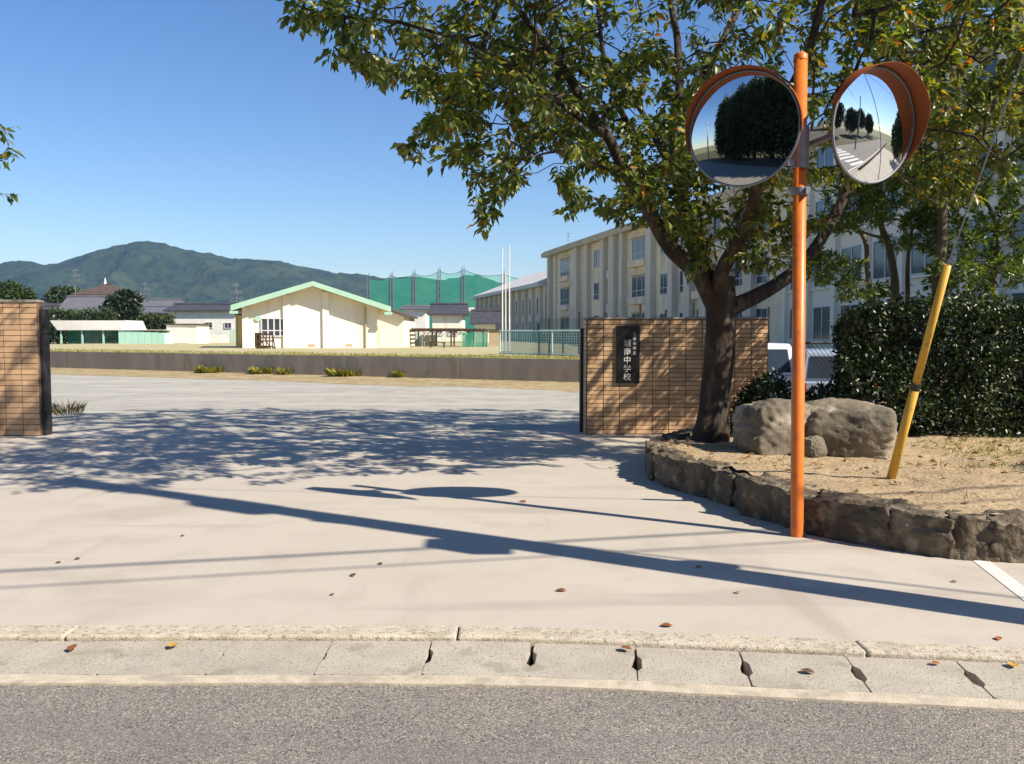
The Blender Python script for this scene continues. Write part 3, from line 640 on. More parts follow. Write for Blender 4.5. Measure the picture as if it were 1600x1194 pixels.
def gable(name, label, x, y, rz, w, dp, eave, rise, wm, rm, over=.35, cat='house', thick=.18, group=None):
    t = thing(name, label, cat, (x, y, .6), rz, group)
    MB().prism([(-w/2, 0), (w/2, 0), (w/2, eave), (0, eave+rise), (-w/2, eave)], 'y', 0, dp).build('wall', wm, t)
    k = rise/(w/2); e = over
    MB().prism([(-w/2-e, eave-k*e+.003), (0, eave+rise+.003), (w/2+e, eave-k*e+.003), (w/2+e, eave-k*e+thick), (0, eave+rise+thick), (-w/2-e, eave-k*e+thick)], 'y', -over*1.2, dp+over).build('roof', rm, t)
    return t
gx0, gx1 = (386-800)/F*50, (590-800)/F*50; gw = gx1-gx0
gb = thing('gymnasium_hall', 'low cream gabled hall with a mint green roof edge standing alone on the playing field', 'building', ((gx0+gx1)/2, 50, .61), R(18))
ev, rs_ = 2.42, 1.22
MB().prism([(-gw/2, 0), (gw/2, 0), (gw/2, ev), (0, ev+rs_), (-gw/2, ev)], 'y', 0, 8).build('wall', m_cream, gb)
k = rs_/(gw/2); e = .62; ov = .85
rf = MB().prism([(-gw/2-e, ev-k*e+.003), (0, ev+rs_+.003), (gw/2+e, ev-k*e+.003), (gw/2+e, ev-k*e+.2), (0, ev+rs_+.2), (-gw/2-e, ev-k*e+.2)], 'y', -ov, 8.6).build('roof', m_tan, gb)
MB().prism([(-gw/2-e-.05, ev-k*e-.06), (0, ev+rs_-.02), (gw/2+e+.05, ev-k*e-.06), (gw/2+e+.05, ev-k*e+.26), (0, ev+rs_+.26), (-gw/2-e-.05, ev-k*e+.26)], 'y', -ov-.08, -ov-.002).build('bargeboard', m_mint, rf)
for s in (-1, 1): bx('gutter_box', rf, m_mint, *sorted((s*(gw/2+e-.35), s*(gw/2+e+.12))), -ov-.1, -ov+.15, ev-k*e-.22, ev-k*e-.065)
for px, w, m in ((450, .42, m_cream), (509, .36, m_cream), (389, .35, m_cream)):
    c = (px-800)/F*50-gb.location.x; bx('pilaster', gb, m, c-w/2, c+w/2, -.16, -.002, 0, ev+rs_*(1-abs(c)/(gw/2))-.05)
c = (571-800)/F*50-gb.location.x; MB().tube([(c, -.08, 0), (c, -.08, 2.5)], .05, 6).build('drainpipe', m_tan, gb)
c = (431-800)/F*50-gb.location.x; window(gb, c, .78, 1.35, .95, -.03, 4, mullion=.08, transom=True)
c = (407-800)/F*50-gb.location.x; MB().lathe([(.001, 0), (.16, 0), (.16, .05), (.001, .05)], 14, M=Matrix.Translation((c, -.055, 1.75)) @ Matrix.Rotation(R(90), 4, 'X')).build('round_emblem', m_mint, gb)
for px in (487, 545): c = (px-800)/F*50-gb.location.x; bx('floor_vent', gb, m_tan, c-.2, c+.2, -.02, -.003, .12, .28)
bx('lean_to', gb, m_yellowwall, -gw/2-.35, -gw/2-.003, .5, 7, 0, 1.95); bx('lean_to_roof', gb, m_tileroof2, -gw/2-.45, -gw/2-.003, .4, 7.1, 1.952, 2.04)
bx('lean_to_post', gb, m_tan, -gw/2-.42, -gw/2-.36, .4, .48, 0, 1.95)
ya = thing('gabled_annex', 'small pale yellow brown roofed annex at the right end of the gabled hall', 'building', (X(597, 54), 54, .6))
MB().prism([(-1.3, 0), (1.4, 0), (1.4, 1.98), (0, 2.5), (-1.3, 2.1)], 'y', 0, 6).build('wall', m_cream, ya)
MB().prism([(-1.5, 2.043), (0, 2.504), (1.6, 1.91), (1.6, 2.03), (0, 2.63), (-1.5, 2.17)], 'y', -.35, 6.3).build('roof', m_tileroof2, ya)
bx('yellow_door_panel', ya, m_yellowwall, -.75, -.2, -.06, -.003, 0, 1.45)

def house(label, x, y, w, dp, h, rise, wm, rm, rz=0, hip=False, wins=(), cat='house', over=.5, base=.4):   # roof ridge runs along x
    t = thing('house', label, cat, (x, y, base), rz); bx('wall', t, wm, -w/2, w/2, 0, dp, 0, h)
    o = over; i = (dp/2 if hip else 0)
    v = [(-w/2-o, -o, h), (w/2+o, -o, h), (w/2+o, dp+o, h), (-w/2-o, dp+o, h), (-w/2-o+i, dp/2, h+rise), (w/2+o-i, dp/2, h+rise)]
    v += [(a, b, c+.16) for a, b, c in v]
    MB().add(v, [(6, 7, 11, 10), (8, 9, 10, 11), (7, 8, 11), (9, 6, 10), (0, 3, 2, 1), (0, 1, 7, 6), (1, 2, 8, 7), (2, 3, 9, 8), (3, 0, 6, 9)]).build('roof', rm, t)
    rt = t.children[-1]; MB().tube([(-w/2-o+i, dp/2, h+rise+.2), (w/2+o-i, dp/2, h+rise+.2)], .16, 6).build('ridge_cap', rm, rt)
    for (wx, wz, ww, wh) in wins: window(t, wx, wz, ww, wh, -.03, 2)
    return t
h1 = house('old house with a big dark tiled hipped roof above the white ball shed', X(156, 118), 118, 6.2, 6, Z(462, 118)-.4, 1.5, m_tan, m_tileroof2, 0, True, ((-1.2, 3.2, 1.2, .8), (1.4, 3.2, 1.2, .8)))
MB().lathe([(.001, 0), (.22, .1), (.14, .5), (.05, .95), (.001, 1.)], 8, M=Matrix.Translation((-.4, 3, Z(462, 118)-.4+1.6))).build('roof_finial', m_white, h1)
house('long grey sheet roofed shed below the big tiled roof', X(152, 106), 106, 8.6, 5, Z(489, 106)-.4, 1.9, m_greyroof, m_greyroof)
house('small dark roofed house with one white gable end at the left behind the trees', X(82, 122), 122, 4.5, 5, Z(480, 122)-.4, .8, m_white, m_tileroof)
house('pale house with a grey roof just right of the dense round tree', X(248, 120), 120, 3.6, 6, Z(484, 120)-.4, 1.3, m_white, m_greyroof, 0, False)
house('low grey roofed house in front of the pale house', X(240, 104), 104, 5.2, 5, Z(490, 104)-.4, .7, m_tan, m_greyroof)
h5 = house('white two storey house with a dark flat ridge left of the gabled hall', X(318, 98), 98, 7.8, 6, Z(487, 98)-.4, .75, m_white, m_tileroof, 0, False, ((.7, 1.75, .75, .55), (2.9, 1.7, .7, .55), (.2, .1, 1.0, .9)))
cs = thing('storage_shed', 'cream storage shed with a flat olive roof left of the white two storey house', 'shed', (X(289, 74), 74, .6))
bx('wall', cs, m_cream, -1.55, 1.1, 0, 3, 0, 1.62); bx('roof', cs, m_tileroof2, -1.7, 1.25, -.15, 3.1, 1.622, 1.74); bx('door', cs, m_cream, -.9, .3, -.03, -.003, .05, 1.4); bx('fascia', cs, m_cream, -1.55, 1.1, -.05, -.003, 1.45, 1.618)
gwl = thing('garden_wall', 'low white garden wall with a pale gate between the cream shed and the gabled hall', 'wall', (X(338, 80), 80, .6))
bx('wall', gwl, m_white, -1.6, 1.3, 0, .15, 0, .75)
for k in range(8): MB().box(1.33+.14*k, 1.40+.14*k, 0, .05, 0, 1.25).build('gate_bar', m_mint, gwl)
house('dark roofed house standing behind the pergola in the middle', X(699, 92), 92, 3.2, 6, Z(493, 92)-.4, 1.1, m_cream, m_tileroof, 0, False, ((-.9, .9, .7, .5), (.6, .9, .9, .5)))
MB().box(X(724, 92)-X(700, 92)-1.2, X(724, 92)-X(700, 92)+1.0, 5, 6, Z(493, 92)+.2, Z(477, 92)-.5).build('roof_board', m_white, bpy.data.objects['house.006'])
house('black roofed house beside the far end of the school wing', X(758, 84), 84, 2.0, 5, Z(507, 84)-.4, 1.2, m_cream, m_tileroof, 0, False)
h8 = house('white and blue grey narrow house right of the yellow annex', X(648, 100), 100, 2.5, 5, Z(484, 100)-.4, .25, m_white, m_greyroof, 0, False, ((-.5, 1.2, .9, 1.3),))

def shed(label, x0, x1, d, ptop, pbot, base):
    t = thing('ball_shed', label, 'shed', (0, d, .6)); a, b = X(x0, d), X(x1, d); zt, zb = Z(ptop, d)-.6, Z(pbot, d)-.6
    MB().prism([(a+.3, zb), (b+.25, zb), (b-.1, zt), (a-.3, zt)], 'y', -.3, 3.).build('canopy', m_white, t)
    for k in range(4): c = a+.5+(b-a-.9)*k/3; bx('post', t, m_mint2, c-.06, c+.06, -.1, .02, 0, zb-.003)
    bx('back_net', t, m_greennet, a-.2, b, 2.4, 2.43, 0, zb); return t
sh = shed('open ball shed with a slanting white fascia on mint posts near the left gatepost', 88, 203, 74, 501, 516, 537)
bx('bench', sh, m_wood, X(158, 74), X(176, 74), .3, .7, .35, .42)
ms = thing('mint_shed', 'mint green metal shed attached beside the white fronted ball shed', 'shed', (0, 72.5, .6))
for k in range(7): a = X(186, 72.5)+.56*k; bx('panel', ms, m_mint2, a, a+.54, 0, 2.5, 0, 1.15-.035*k)
bx('roof', ms, m_white, X(184, 72.5), X(258, 72.5), -.1, 2.6, 1.16, 1.2)

def cart(x, y, rz, label, w, h):
    t = thing('lattice_cart', label, 'cart', (x, y, fz(x, y)), rz)
    for k in range(6): bx('slat', t, m_wood, -w/2+w*k/5-.03, -w/2+w*k/5+.03, -.03, .01, .05, h)
    for z in (.12, h*.5, h-.05): bx('rail', t, m_wood, -w/2, w/2, .012, .05, z-.04, z+.04)
    for s in (-1, 1): bx('leg', t, m_wood, s*w/2-.04, s*w/2+.04, .052, .7, 0, .1); MB().tube([(s*w/2, .68, .05), (s*w/2, .06, h-.05)], .03, 5).build('brace', m_wood, t)
cart(X(414, 46), 46, R(6), 'larger brown slatted frame leaning by the window of the gabled hall', .85, .82)
cart(X(404, 46.5), 46.5, R(-30), 'narrow brown slatted frame left of the larger slatted frame', .4, .86)
pg = thing('pergola', 'dark brown posted pergola to the right of the gabled hall', 'pergola', (0, 57, .6))
zt = Z(518, 57)-.6
for px in (607, 613, 640, 654, 676, 705, 731, 755): c = X(px, 57); bx('post', pg, m_wood, c-.05, c+.05, -.05, .05, 0, zt)
for px in (606, 640, 676, 705, 731): c = X(px, 57); bx('post', pg, m_wood, c-.05, c+.05, 2.95, 3.05, 0, zt)
for y in (0, 3): bx('beam', pg, m_wood, X(603, 57), X(760, 57), y-.06, y+.06, zt+.001, zt+.14)
for k in range(24): c = X(605, 57)+.28*k; bx('rafter', pg, m_wood, c-.03, c+.03, -.25, 3.25, zt+.142, zt+.22)
fn2 = thing('white_fence', 'pale panel fence behind the pergola posts', 'fence', (0, 61, .6))
for k in range(7): a = X(618, 61)+.42*k; bx('board', fn2, m_white if k % 3 else m_mint2, a, a+.38, 0, .05, 0, .95)
for k in range(2):
    a = X(660+36*k, 60); tnt = thing('canvas_tent', ('left', 'right')[k]+' white canvas awning under the pergola beam', 'awning', (a, 60, .6))
    MB().prism([(-.1, .78), (1.5, .78), (1.4, .98), (0, .98)], 'y', 0, 1.6).build('awning', m_canvas, tnt)
    for s in (0, 1.4): bx('post', tnt, m_netframe, s-.02, s+.02, .02, .06, 0, .78)
bn = thing('bench', 'brown bench in front of the pergola awnings', 'bench', (X(683, 53), 53, .61))
bx('seat', bn, m_wood, -.5, .5, 0, .35, .32, .38)
for s in (-.42, .42): bx('leg', bn, m_wood, s-.04, s+.04, .03, .32, 0, .319)
gn = thing('net_screen', 'dark green net screen right of the pergola', 'net', (0, 56, .6))
bx('net', gn, m_greennet, X(722, 56), X(762, 56), 0, .02, 0, .95)
for px in (722, 742, 762): MB().tube([(X(px, 56), -.03, 0), (X(px, 56), -.03, 1.0)], .025, 5).build('post', m_mint, gn)
sx = thing('brown_hut', 'small brown hut between the green net screen and the white poles', 'hut', (X(772, 60), 60, .6))
bx('wall', sx, m_tan, -.35, .45, 0, 1.2, 0, 1.1); bx('roof', sx, m_tileroof2, -.45, .55, -.1, 1.3, 1.102, 1.2)

# golf range net and its masts
gr = thing('golf_range_net', 'tall green driving range net on lattice masts rising behind the gabled hall', 'net')
mast = [(577, 431), (613, 428), (648, 425), (687, 421), (724, 419), (787, 426), (850, 430)]
for (px, py) in mast:
    x, z = X(px, 260), Z(py, 260)
    mb = MB()
    for dx in (-.45, .45): mb.tube([(x+dx, 260, .4), (x+dx*.8, 260, z)], .15, 4)
    for k in range(9): zz = 1+(z-1.5)*k/8.; mb.bar((x-.45, 260, zz), (x+.45, 260, zz+1.2), .12)
    stuff(mb.build('mast', m_galv, gr))
for (a, b) in zip(mast, mast[1:]):
    vs, fs = [], []
    for i in range(9):
        t = i/8; x = X(a[0]+(b[0]-a[0])*t, 260); z = Z(a[1]+(b[1]-a[1])*t, 260)-4.5*t*(1-t)-.6
        vs += [(x, 260.2, .4), (x, 260.2, z)]
    for i in range(8): fs.append((i*2, i*2+2, i*2+3, i*2+1))
    MB().add(vs, fs).build('net_panel', m_golfnet, gr)
    MB().tube([tuple(v) for v in vs[1::2]], .08, 4).build('top_cable', m_cable, gr)

# ball fence and poles on the field edge
bf = thing('ball_fence', 'low pale mint pipe fence with wire netting on top of the retaining wall', 'fence')
fa, fb = P(781, 556, 31.5), P(918, 560, 28.2); fa.z = fb.z = .77; hh = 1.62-.77
for t in (0, .62, 1.): p = fa.lerp(fb, t); MB().tube([p, p+Vector((0, 0, hh))], .03, 6).build('post', m_netframe, bf)
for z in (.03, hh): MB().tube([fa+Vector((0, 0, z)), fb+Vector((0, 0, z))], .028, 6).build('rail', m_netframe, bf)
mb = MB()
for k in range(1, 36): p = fa.lerp(fb, k/36); mb.tube([p, p+Vector((0, 0, hh))], .006, 3, cap=False)
for k in range(1, 9): mb.tube([fa+Vector((0, 0, hh*k/9)), fb+Vector((0, 0, hh*k/9))], .006, 3, cap=False)
stuff(mb.build('wire_netting', m_netframe, bf))
dv = Vector((.05, .9, 0)); MB().add([fa+dv, fb+dv, fb+dv+Vector((0, 0, .85)), fa+dv+Vector((0, 0, .85))], [(0, 1, 2, 3)]).build('green_sheet', m_bluenet, bf)
for px, d, top, lab in ((785, 37, 392, 'tall thin white pole at the left end of the pale mint fence'), (796, 37.5, 388, 'tallest white pole of the cluster by the pale mint fence'), (790, 38, 430, 'short white pole between the two tall poles by the pale mint fence')):
    t = thing('flagpole', lab, 'pole', (X(px, d), d, .7)); MB().tube([(0, 0, 0), (0, 0, Z(top, d)-.7)], [.034, .022], 8).build('shaft', m_white, t)
    MB().lathe([(.001, 0), (.04, .02), (.04, .06), (.001, .08)], 10, M=Matrix.Translation((0, 0, Z(top, d)-.7))).build('finial', m_white, t); bx('base_plate', t, m_galv, -.1, .1, -.1, .1, 0, .03)
nf = thing('mesh_fence', 'dark green mesh fence with tall posts behind the right gate wall', 'fence')
fp = []
for px, top in ((842, 505), (858, 497), (880, 495), (905, 488), (945, 487), (964, 492), (1000, 476), (1040, 484), (1083, 474), (1140, 476), (1200, 480)):
    d = 30-(px-842)*.016; p = Vector((X(px, d), d, .72)); q = Vector((p.x, d, Z(top, d))); fp.append((p, q)); MB().tube([p, q], .035, 6).build('post', m_steel_dark, nf)
for (a, b), (c, d) in zip(fp, fp[1:]): MB().add([a, c, Vector((c.x, c.y, 2.05)), Vector((a.x, a.y, 2.05))], [(0, 1, 2, 3)]).build('mesh_panel', netmat('fence_mesh', (.10, .16, .14), .28) if 'fence_mesh' not in bpy.data.materials else bpy.data.materials['fence_mesh'], nf)

# ------------------------------------------------------------------ town trees and greenery
for a in (('round_tree', 'dense dark round tree left of the pale house roofs', X(196, 98), 98, .4, 2.3, 2.0, 2.0, Z(458, 98)-.4, 90, .42, .26, lm_dark, 41),
          ('broadleaf_tree', 'light green bushy tree behind the left gate wall', X(20, 70), 70, .4, 2.0, 1.6, 1.4, Z(444, 70)-.4, 70, .32, .18, lm_far, 42),
          ('broadleaf_tree', 'low green tree behind the grey sheet roofed shed', X(108, 125), 125, .4, 3.4, 2, 1.6, Z(452, 125)-.4, 60, .5, .3, lm_far, 43)):
    blob_tree(*a)
def hedge_bank(label, x0, x1, d, ptop, pbot, n, m, seed, depth=1.6):
    rs = np.random.default_rng(seed); z0, z1 = Z(pbot, d), Z(ptop, d); t = thing('bamboo_hedge', label, 'hedge')
    x = X(x0, d)+rs.random(n)*(X(x1, d)-X(x0, d)); y = d+rs.random(n)*depth; hgt = np.array([.78+.3*noise.noise(Vector((a*1.3, seed, 0))) for a in x]); z = z0+(z1-z0)*hgt*rs.random(n)**.8
    leaves('foliage', np.stack([x, y, z], 1), rs.normal(size=(n, 3))+np.array([0, 0, .6]), .34, .14, m, t)
    mb = MB()
    for k in range(30): xx = X(x0, d)+(X(x1, d)-X(x0, d))*rs.random(); mb.tube([(xx, d+.8, .3), (xx+.1, d+.8, z0+(z1-z0)*.7)], .03, 4)
    stuff(mb.build('stems', m_bark2, t))
hedge_bank('tall light green bamboo hedge behind the white fronted ball shed', 64, 178, 88, 478, 512, 2600, lm_far, 1)
hedge_bank('green hedge between the round tree and the cream shed', 214, 266, 82, 486, 520, 1500, lm_far, 2)
hedge_bank('dark green hedge behind the ball shed net near the left gate wall', 66, 120, 79, 496, 536, 1200, lm_dark, 3)

def tv_mast(px, pt, pb, d, label):
    t = thing('antenna_mast', label, 'antenna'); x = X(px, d); a, b = Z(pt, d), Z(pb, d)
    MB().tube([(x, d, b-.4), (x, d, a)], .06, 5).build('mast', m_galv, t)
    for k, (f, w) in enumerate(((.93, .5), (.72, 1.0), (.66, .9), (.5, .8), (.42, 1.0))):
        mb = MB(); z = b+(a-b)*f; mb.bar((x-w*.6, d, z), (x+w*.6, d, z), .07)
        for q in range(4): xx = x-w*.55+w*.36*q; mb.bar((xx, d-.3, z-.12), (xx, d+.3, z+.12), .05)
        mb.build('aerial', m_galv, t)
tv_mast(121, 421, 455, 112, 'leftmost pale aerial mast beside the big tiled roof')
tv_mast(229, 442, 478, 110, 'pale aerial mast above the grey roofs in the middle')
tv_mast(371, 443, 490, 90, 'pale aerial mast just left of the gabled hall')

# ------------------------------------------------------------------ gate walls
tile_me = bevel_me = MB().box(-.1175, .1175, -.012, 0, -.0285, .0285).mesh('tile', m_tile)
tile_s = MB().box(-.1675, .1675, -.012, 0, -.0285, .0285)
def tiles(par, x0, n, z0, rows, pw, ph, y):
    me = MB().box(-pw/2+.006, pw/2-.006, -.012, 0, -ph/2+.005, ph/2-.005).mesh('tile', m_tile)
    for r in range(rows):
        for k in range(n):
            o = obj('tile', me, par); o.location = (x0+pw*(k+.5), y-.001*random.random(), z0+ph*(r+.5))
def wall_label(o): return o
gwR = thing('gate_wall', 'right gate wall of stacked tan tiles carrying the black name plate', 'wall', (1.13, 12.9, 0), R(1.2))
W_, H_ = 2.76, 1.75
bx('core', gwR, m_mortar, 0, W_, 0, .36, -.1, H_)
tiles(gwR, .005, 11, .012, 26, .25, .0665, 0)
bevel(bx('coping', gwR, m_coping, -.015, W_+.015, -.02, .38, H_+.001, H_+.035), .006)
for k in range(26): o = bx('end_tile', gwR, m_tile, -.012, 0, .004, .352, .018+.0665*k, .018+.0665*k+.056)
gwL = thing('gate_wall', 'left gate wall of stacked tan tiles cut off by the frame edge', 'wall', (-9.65, 12.75, 0), R(-.8))
W2, H2 = 2.58, 2.0
bx('core', gwL, m_mortar, 0, W2, 0, .16, -.1, H2)
tiles(gwL, .04, 10, .012, 24, .254, .083, 0)
bevel(bx('coping', gwL, m_coping, -.015, W2+.015, -.03, .18, H2+.001, H2+.04), .006)
for lab, x, h, yy in (('dark steel gate post at the end of the left gate wall', -7.045, 1.90, 12.82), ('dark steel gate post at the end of the right gate wall', 1.085, 1.62, 13.3)):
    t = thing('gate_post', lab, 'post', (x, yy, 0)); bx('channel', t, m_steel_dark, -.022, .03, -.06, .12, 0, h)
    for z in (.3, h-.3): bx('hinge_plate', t, m_steel_dark, .032, .05, -.05, .06, z-.06, z+.06)
sg = thing('name_plate', 'black stone name plate with white vertical school lettering on the right gate wall', 'sign', (1.13, 12.9, 0), R(1.2))
sx0, sx1, sz0, sz1 = .445, .80, .785, 1.655
bevel(bx('plate', sg, m_black, sx0, sx1, -.05, -.0135, sz0, sz1), .004)
def kanji(ch, x, z, size):
    c = bpy.data.curves.new('lettering', 'FONT'); c.body = ch; c.size = size; c.extrude = .001; c.align_x = 'CENTER'; c.align_y = 'CENTER'; c.offset = size*.006
    tmp = bpy.data.objects.new('tmp_text', c); COL.objects.link(tmp); dg = bpy.context.evaluated_depsgraph_get(); dg.update()
    me = bpy.data.meshes.new_from_object(tmp.evaluated_get(dg)); bpy.data.objects.remove(tmp)
    me.materials.clear(); me.materials.append(m_signtext); me.name = 'character'
    o = obj('character', me, bpy.data.objects['plate']); o.location = (x, -.0525, z); o.rotation_euler = (R(90), 0, 0)
for k, ch in enumerate('城南中学校'): kanji(ch, sx0+.165, 1.385-.127*k, .118)
for k, ch in enumerate('久留米市立'): kanji(ch, sx0+.272, 1.53-.072*k, .055)

# ------------------------------------------------------------------ planter: stones, soil, boulders, hedge
line = [Vector(p) for p in ((3.5, 12.4, 0), (2.85, 11.75, 0), (2.25, 11.0, 0), (1.80, 10.3, 0), (1.53, 9.65, 0), (1.47, 9.05, 0), (1.55, 8.45, 0), (1.78, 8.0, 0), (1.99, 7.4, 0), (2.06, 6.98, 0), (2.22, 6.62, 0), (2.42, 6.30, 0), (2.70, 6.02, 0), (2.98, 5.78, 0), (3.40, 5.66, 0), (4.2, 5.56, 0), (5.2, 5.42, 0), (6.4, 5.25, 0), (7.8, 5.05, 0), (9.4, 4.85, 0))]
seg = [0]
for a, b in zip(line, line[1:]): seg.append(seg[-1]+(b-a).length)
def along(s):
    for i in range(len(line)-1):
        if s <= seg[i+1] or i == len(line)-2:
            t = (s-seg[i])/(seg[i+1]-seg[i]); return line[i].lerp(line[i+1], t), (line[i+1]-line[i]).normalized()
pl = thing('planter_wall', 'low curved wall of rough brown stones holding the planting bed beside the driveway', 'wall')
s = .1; k = 0; rs = random.Random(4)
while s < seg[-1]-.2:
    w = rs.uniform(.30, .62); c, tdir = along(s+w/2); n_ = Vector((-tdir.y, tdir.x, 0)); h = rs.uniform(.35, .40)
    me = rock_mesh('stone', w*1.06, .30, h*1.0, m_rock, k+1, 8, .86, .17, 2.1, .8)
    o = obj('stone', me, pl); o.location = c+n_*.14+Vector((0, 0, h*.5-.06)); o.rotation_euler = (R(rs.uniform(-5, 5)), R(rs.uniform(-5, 5)), math.atan2(tdir.y, tdir.x)+R(rs.uniform(-6, 6)))
    s += w*.95; k += 1
for k, (px, py) in enumerate(((1052, 684), (1078, 676), (1040, 692))):
    me = rock_mesh('stone', .3, .25, .16, m_rock, 60+k, 5, .6, .2); o = obj('stone', me, pl); o.location = G(px, py+8, .22); o.rotation_euler = (0, 0, k)
soilpoly = [(p.x+.12, p.y+.16) for p in line]+[(10.5, 5.2), (10.5, 13.4), (3.7, 13.2)]
def soil_z(x, y):
    return .29+.09*sstep(8.2, 10.5, y)*sstep(2.2, 4, x)+.035*noise.noise(Vector((x*1.1, y*1.1, 0)))+.02*noise.noise(Vector((x*4, y*4, 3)))+.008*noise.noise(Vector((x*13, y*13, 3)))
structure(obj('soil', grid_mesh('soil', 150, 130, lambda i, j: (1.3+.062*i, 5.0+.065*j, soil_z(1.3+.062*i, 5.0+.065*j)), m_soil, keep=lambda x, y: inpoly(x, y, soilpoly))))
def boulder(label, x, y, sx, sy, sz, seed, rz, bxk=.36):
    o = obj('boulder', rock_mesh('boulder', sx, sy, sz, m_boulder, seed, 12, bxk, .19, 1.0, .4)); o.location = (x, y, .27+sz*.33); o.rotation_euler = (0, 0, rz); return tag(o, label, 'rock')
boulder('wide rounded brown boulder beside the cherry trunk in the planting bed', 2.90, 9.1, .92, .7, .66, 3, .2)
boulder('pale angular boulder at the foot of the yellow guard', 3.50, 8.95, .88, .7, .64, 5, -.25, .45)
boulder('small dark stone wedged between the two boulders beside the orange pole', 3.10, 8.72, .26, .22, .26, 9, .4)

hd = thing('clipped_hedge', 'tall dense clipped evergreen hedge with glossy leaves at the right of the planting bed', 'hedge')
rs = np.random.default_rng(9); n = 48000; x = 3.74+rs.random(n)*5.7; dep = rs.random(n)**2.2*1.1; y = 9.75+dep; z = .32+rs.random(n)**.85*1.5
bul = np.array([noise.noise(Vector((a*1.6, 0, c*1.8)))*.16+noise.noise(Vector((a*4, 2, c*4)))*.06 for a, c in zip(x, z)]); y = y-bul*1.2
top = rs.random(n) < .2; z[top] = 1.76+np.abs(.085*rs.normal(size=top.sum()))+np.array([.09*noise.noise(Vector((a*1.5, b*1.5, 7))) for a, b in zip(x[top], y[top])]); y[top] = 9.75+rs.random(top.sum())*1.15
end = rs.random(n) < .07; y[end] = 9.8+rs.random(end.sum())*1.0; x[end] = .386*y[end]+np.abs(rs.normal(size=end.sum()))*.10+.07*np.sin(z[end]*5); z = z-.22*np.exp(-(x-.386*y).clip(0)/.25)*(z > 1.2)
x = np.maximum(x, .386*y+.05*rs.normal(size=n)); drs = rs.normal(size=(n, 3))*.75+np.array([.1, -.75, .25])
leaves('foliage', np.stack([x, y, z], 1), drs, .066, .038, lm_hedge, hd, up=np.array([.2, -.9, .8]))
mb = MB()
for k in range(60):
    xx = 3.7+rs.random()*5.6; yy = 10.0+rs.random()*.7
    for q in range(2): mb.tube([(xx, yy, .25), (xx+rs.normal()*.1, yy+rs.normal()*.08, .8), (xx+rs.normal()*.3, yy+rs.normal()*.2, 1.7)], [.016, .012, .005], 4)
stuff(mb.build('stems', m_bark, hd))
def shrub(label, c, r, n, m, L, W, seed, name='low_shrub'):
    t = thing(name, label, 'shrub'); rs = np.random.default_rng(seed); v = rs.normal(size=(n, 3)); v /= np.linalg.norm(v, axis=1)[:, None]; v[:, 2] = np.abs(v[:, 2])*1.1-.15
    bumpy = np.array([1+.3*noise.noise(Vector(q*2.2)+Vector((seed, 0, 0))) for q in v]); p = v*(bumpy*(.55+.45*rs.random(n)**.5))[:, None]*np.array(r)+np.array(c)
    leaves('foliage', p, v+rs.normal(size=(n, 3))*.6, L, W, m, t)
    mb = MB()
    for k in range(14): mb.tube([c, (c[0]+rs.normal()*r[0]*.4, c[1]+rs.normal()*r[1]*.4, c[2]+r[2]*.7)], [.012, .004], 4)
    stuff(mb.build('stems', m_bark, t)); return t
shrub('dark low shrub left of the orange pole behind the brown boulder', (3.1, 10.3, .45), (.42, .4, .62), 1900, lm_hedge, .075, .035, 3)
shrub('dark low shrub between the orange pole and the clipped hedge', (3.70, 10.0, .38), (.46, .36, .56), 2100, lm_hedge, .075, .035, 4)
shrub('small reddish dry shrub right beside the cherry trunk', (2.66, 10.3, .3), (.24, .25, .42), 300, leafmat('dry_shrub_leaf', [(0, (.12, .05, .03)), (.6, (.22, .12, .06)), (1, (.10, .12, .03))], .3, .5, .03), .07, .03, 5, 'dry_shrub')

# ------------------------------------------------------------------ traffic mirror
pb = G(1245, 838); tm = thing('traffic_mirror', 'orange pole with two round convex road mirrors under orange hoods', 'traffic mirror', pb)
PT = P(1253, 88, pb.y).z
MB().tube([(0, 0, -.2), (0, 0, 0), (-.04, 0, PT-.01)], .0485, 20).build('pole', m_orange, tm, smooth=True)
MB().lathe([(.001, .03), (.03, .026), (.050, .01), (.0515, -.03)], 20, M=Matrix.Translation((-.04, 0, PT))).build('cap', m_orange, tm, smooth=True)
zc = P(1253, 236, pb.y).z
for z, h in ((zc+.02, .30),): MB().lathe([(.0545, -h/2), (.066, -h/2), (.066, h/2), (.0545, h/2)], 20, M=Matrix.Translation((-.033, 0, z))).build('clamp', m_galv, tm, smooth=False)
for dz in (-.1, 0, .1): bx('clamp_bolt', tm, m_galv, -.14, -.10, -.075, -.045, zc+dz-.02, zc+dz+.02)
z3 = P(1253, 300, pb.y).z; MB().lathe([(.0545, -.03), (.062, -.03), (.062, .03), (.0545, .03)], 20, M=Matrix.Translation((-.029, 0, z3))).build('band', m_galv, tm)
bx('band_lug', tm, m_galv, -.01, .02, -.085, -.055, z3-.025, z3+.025)
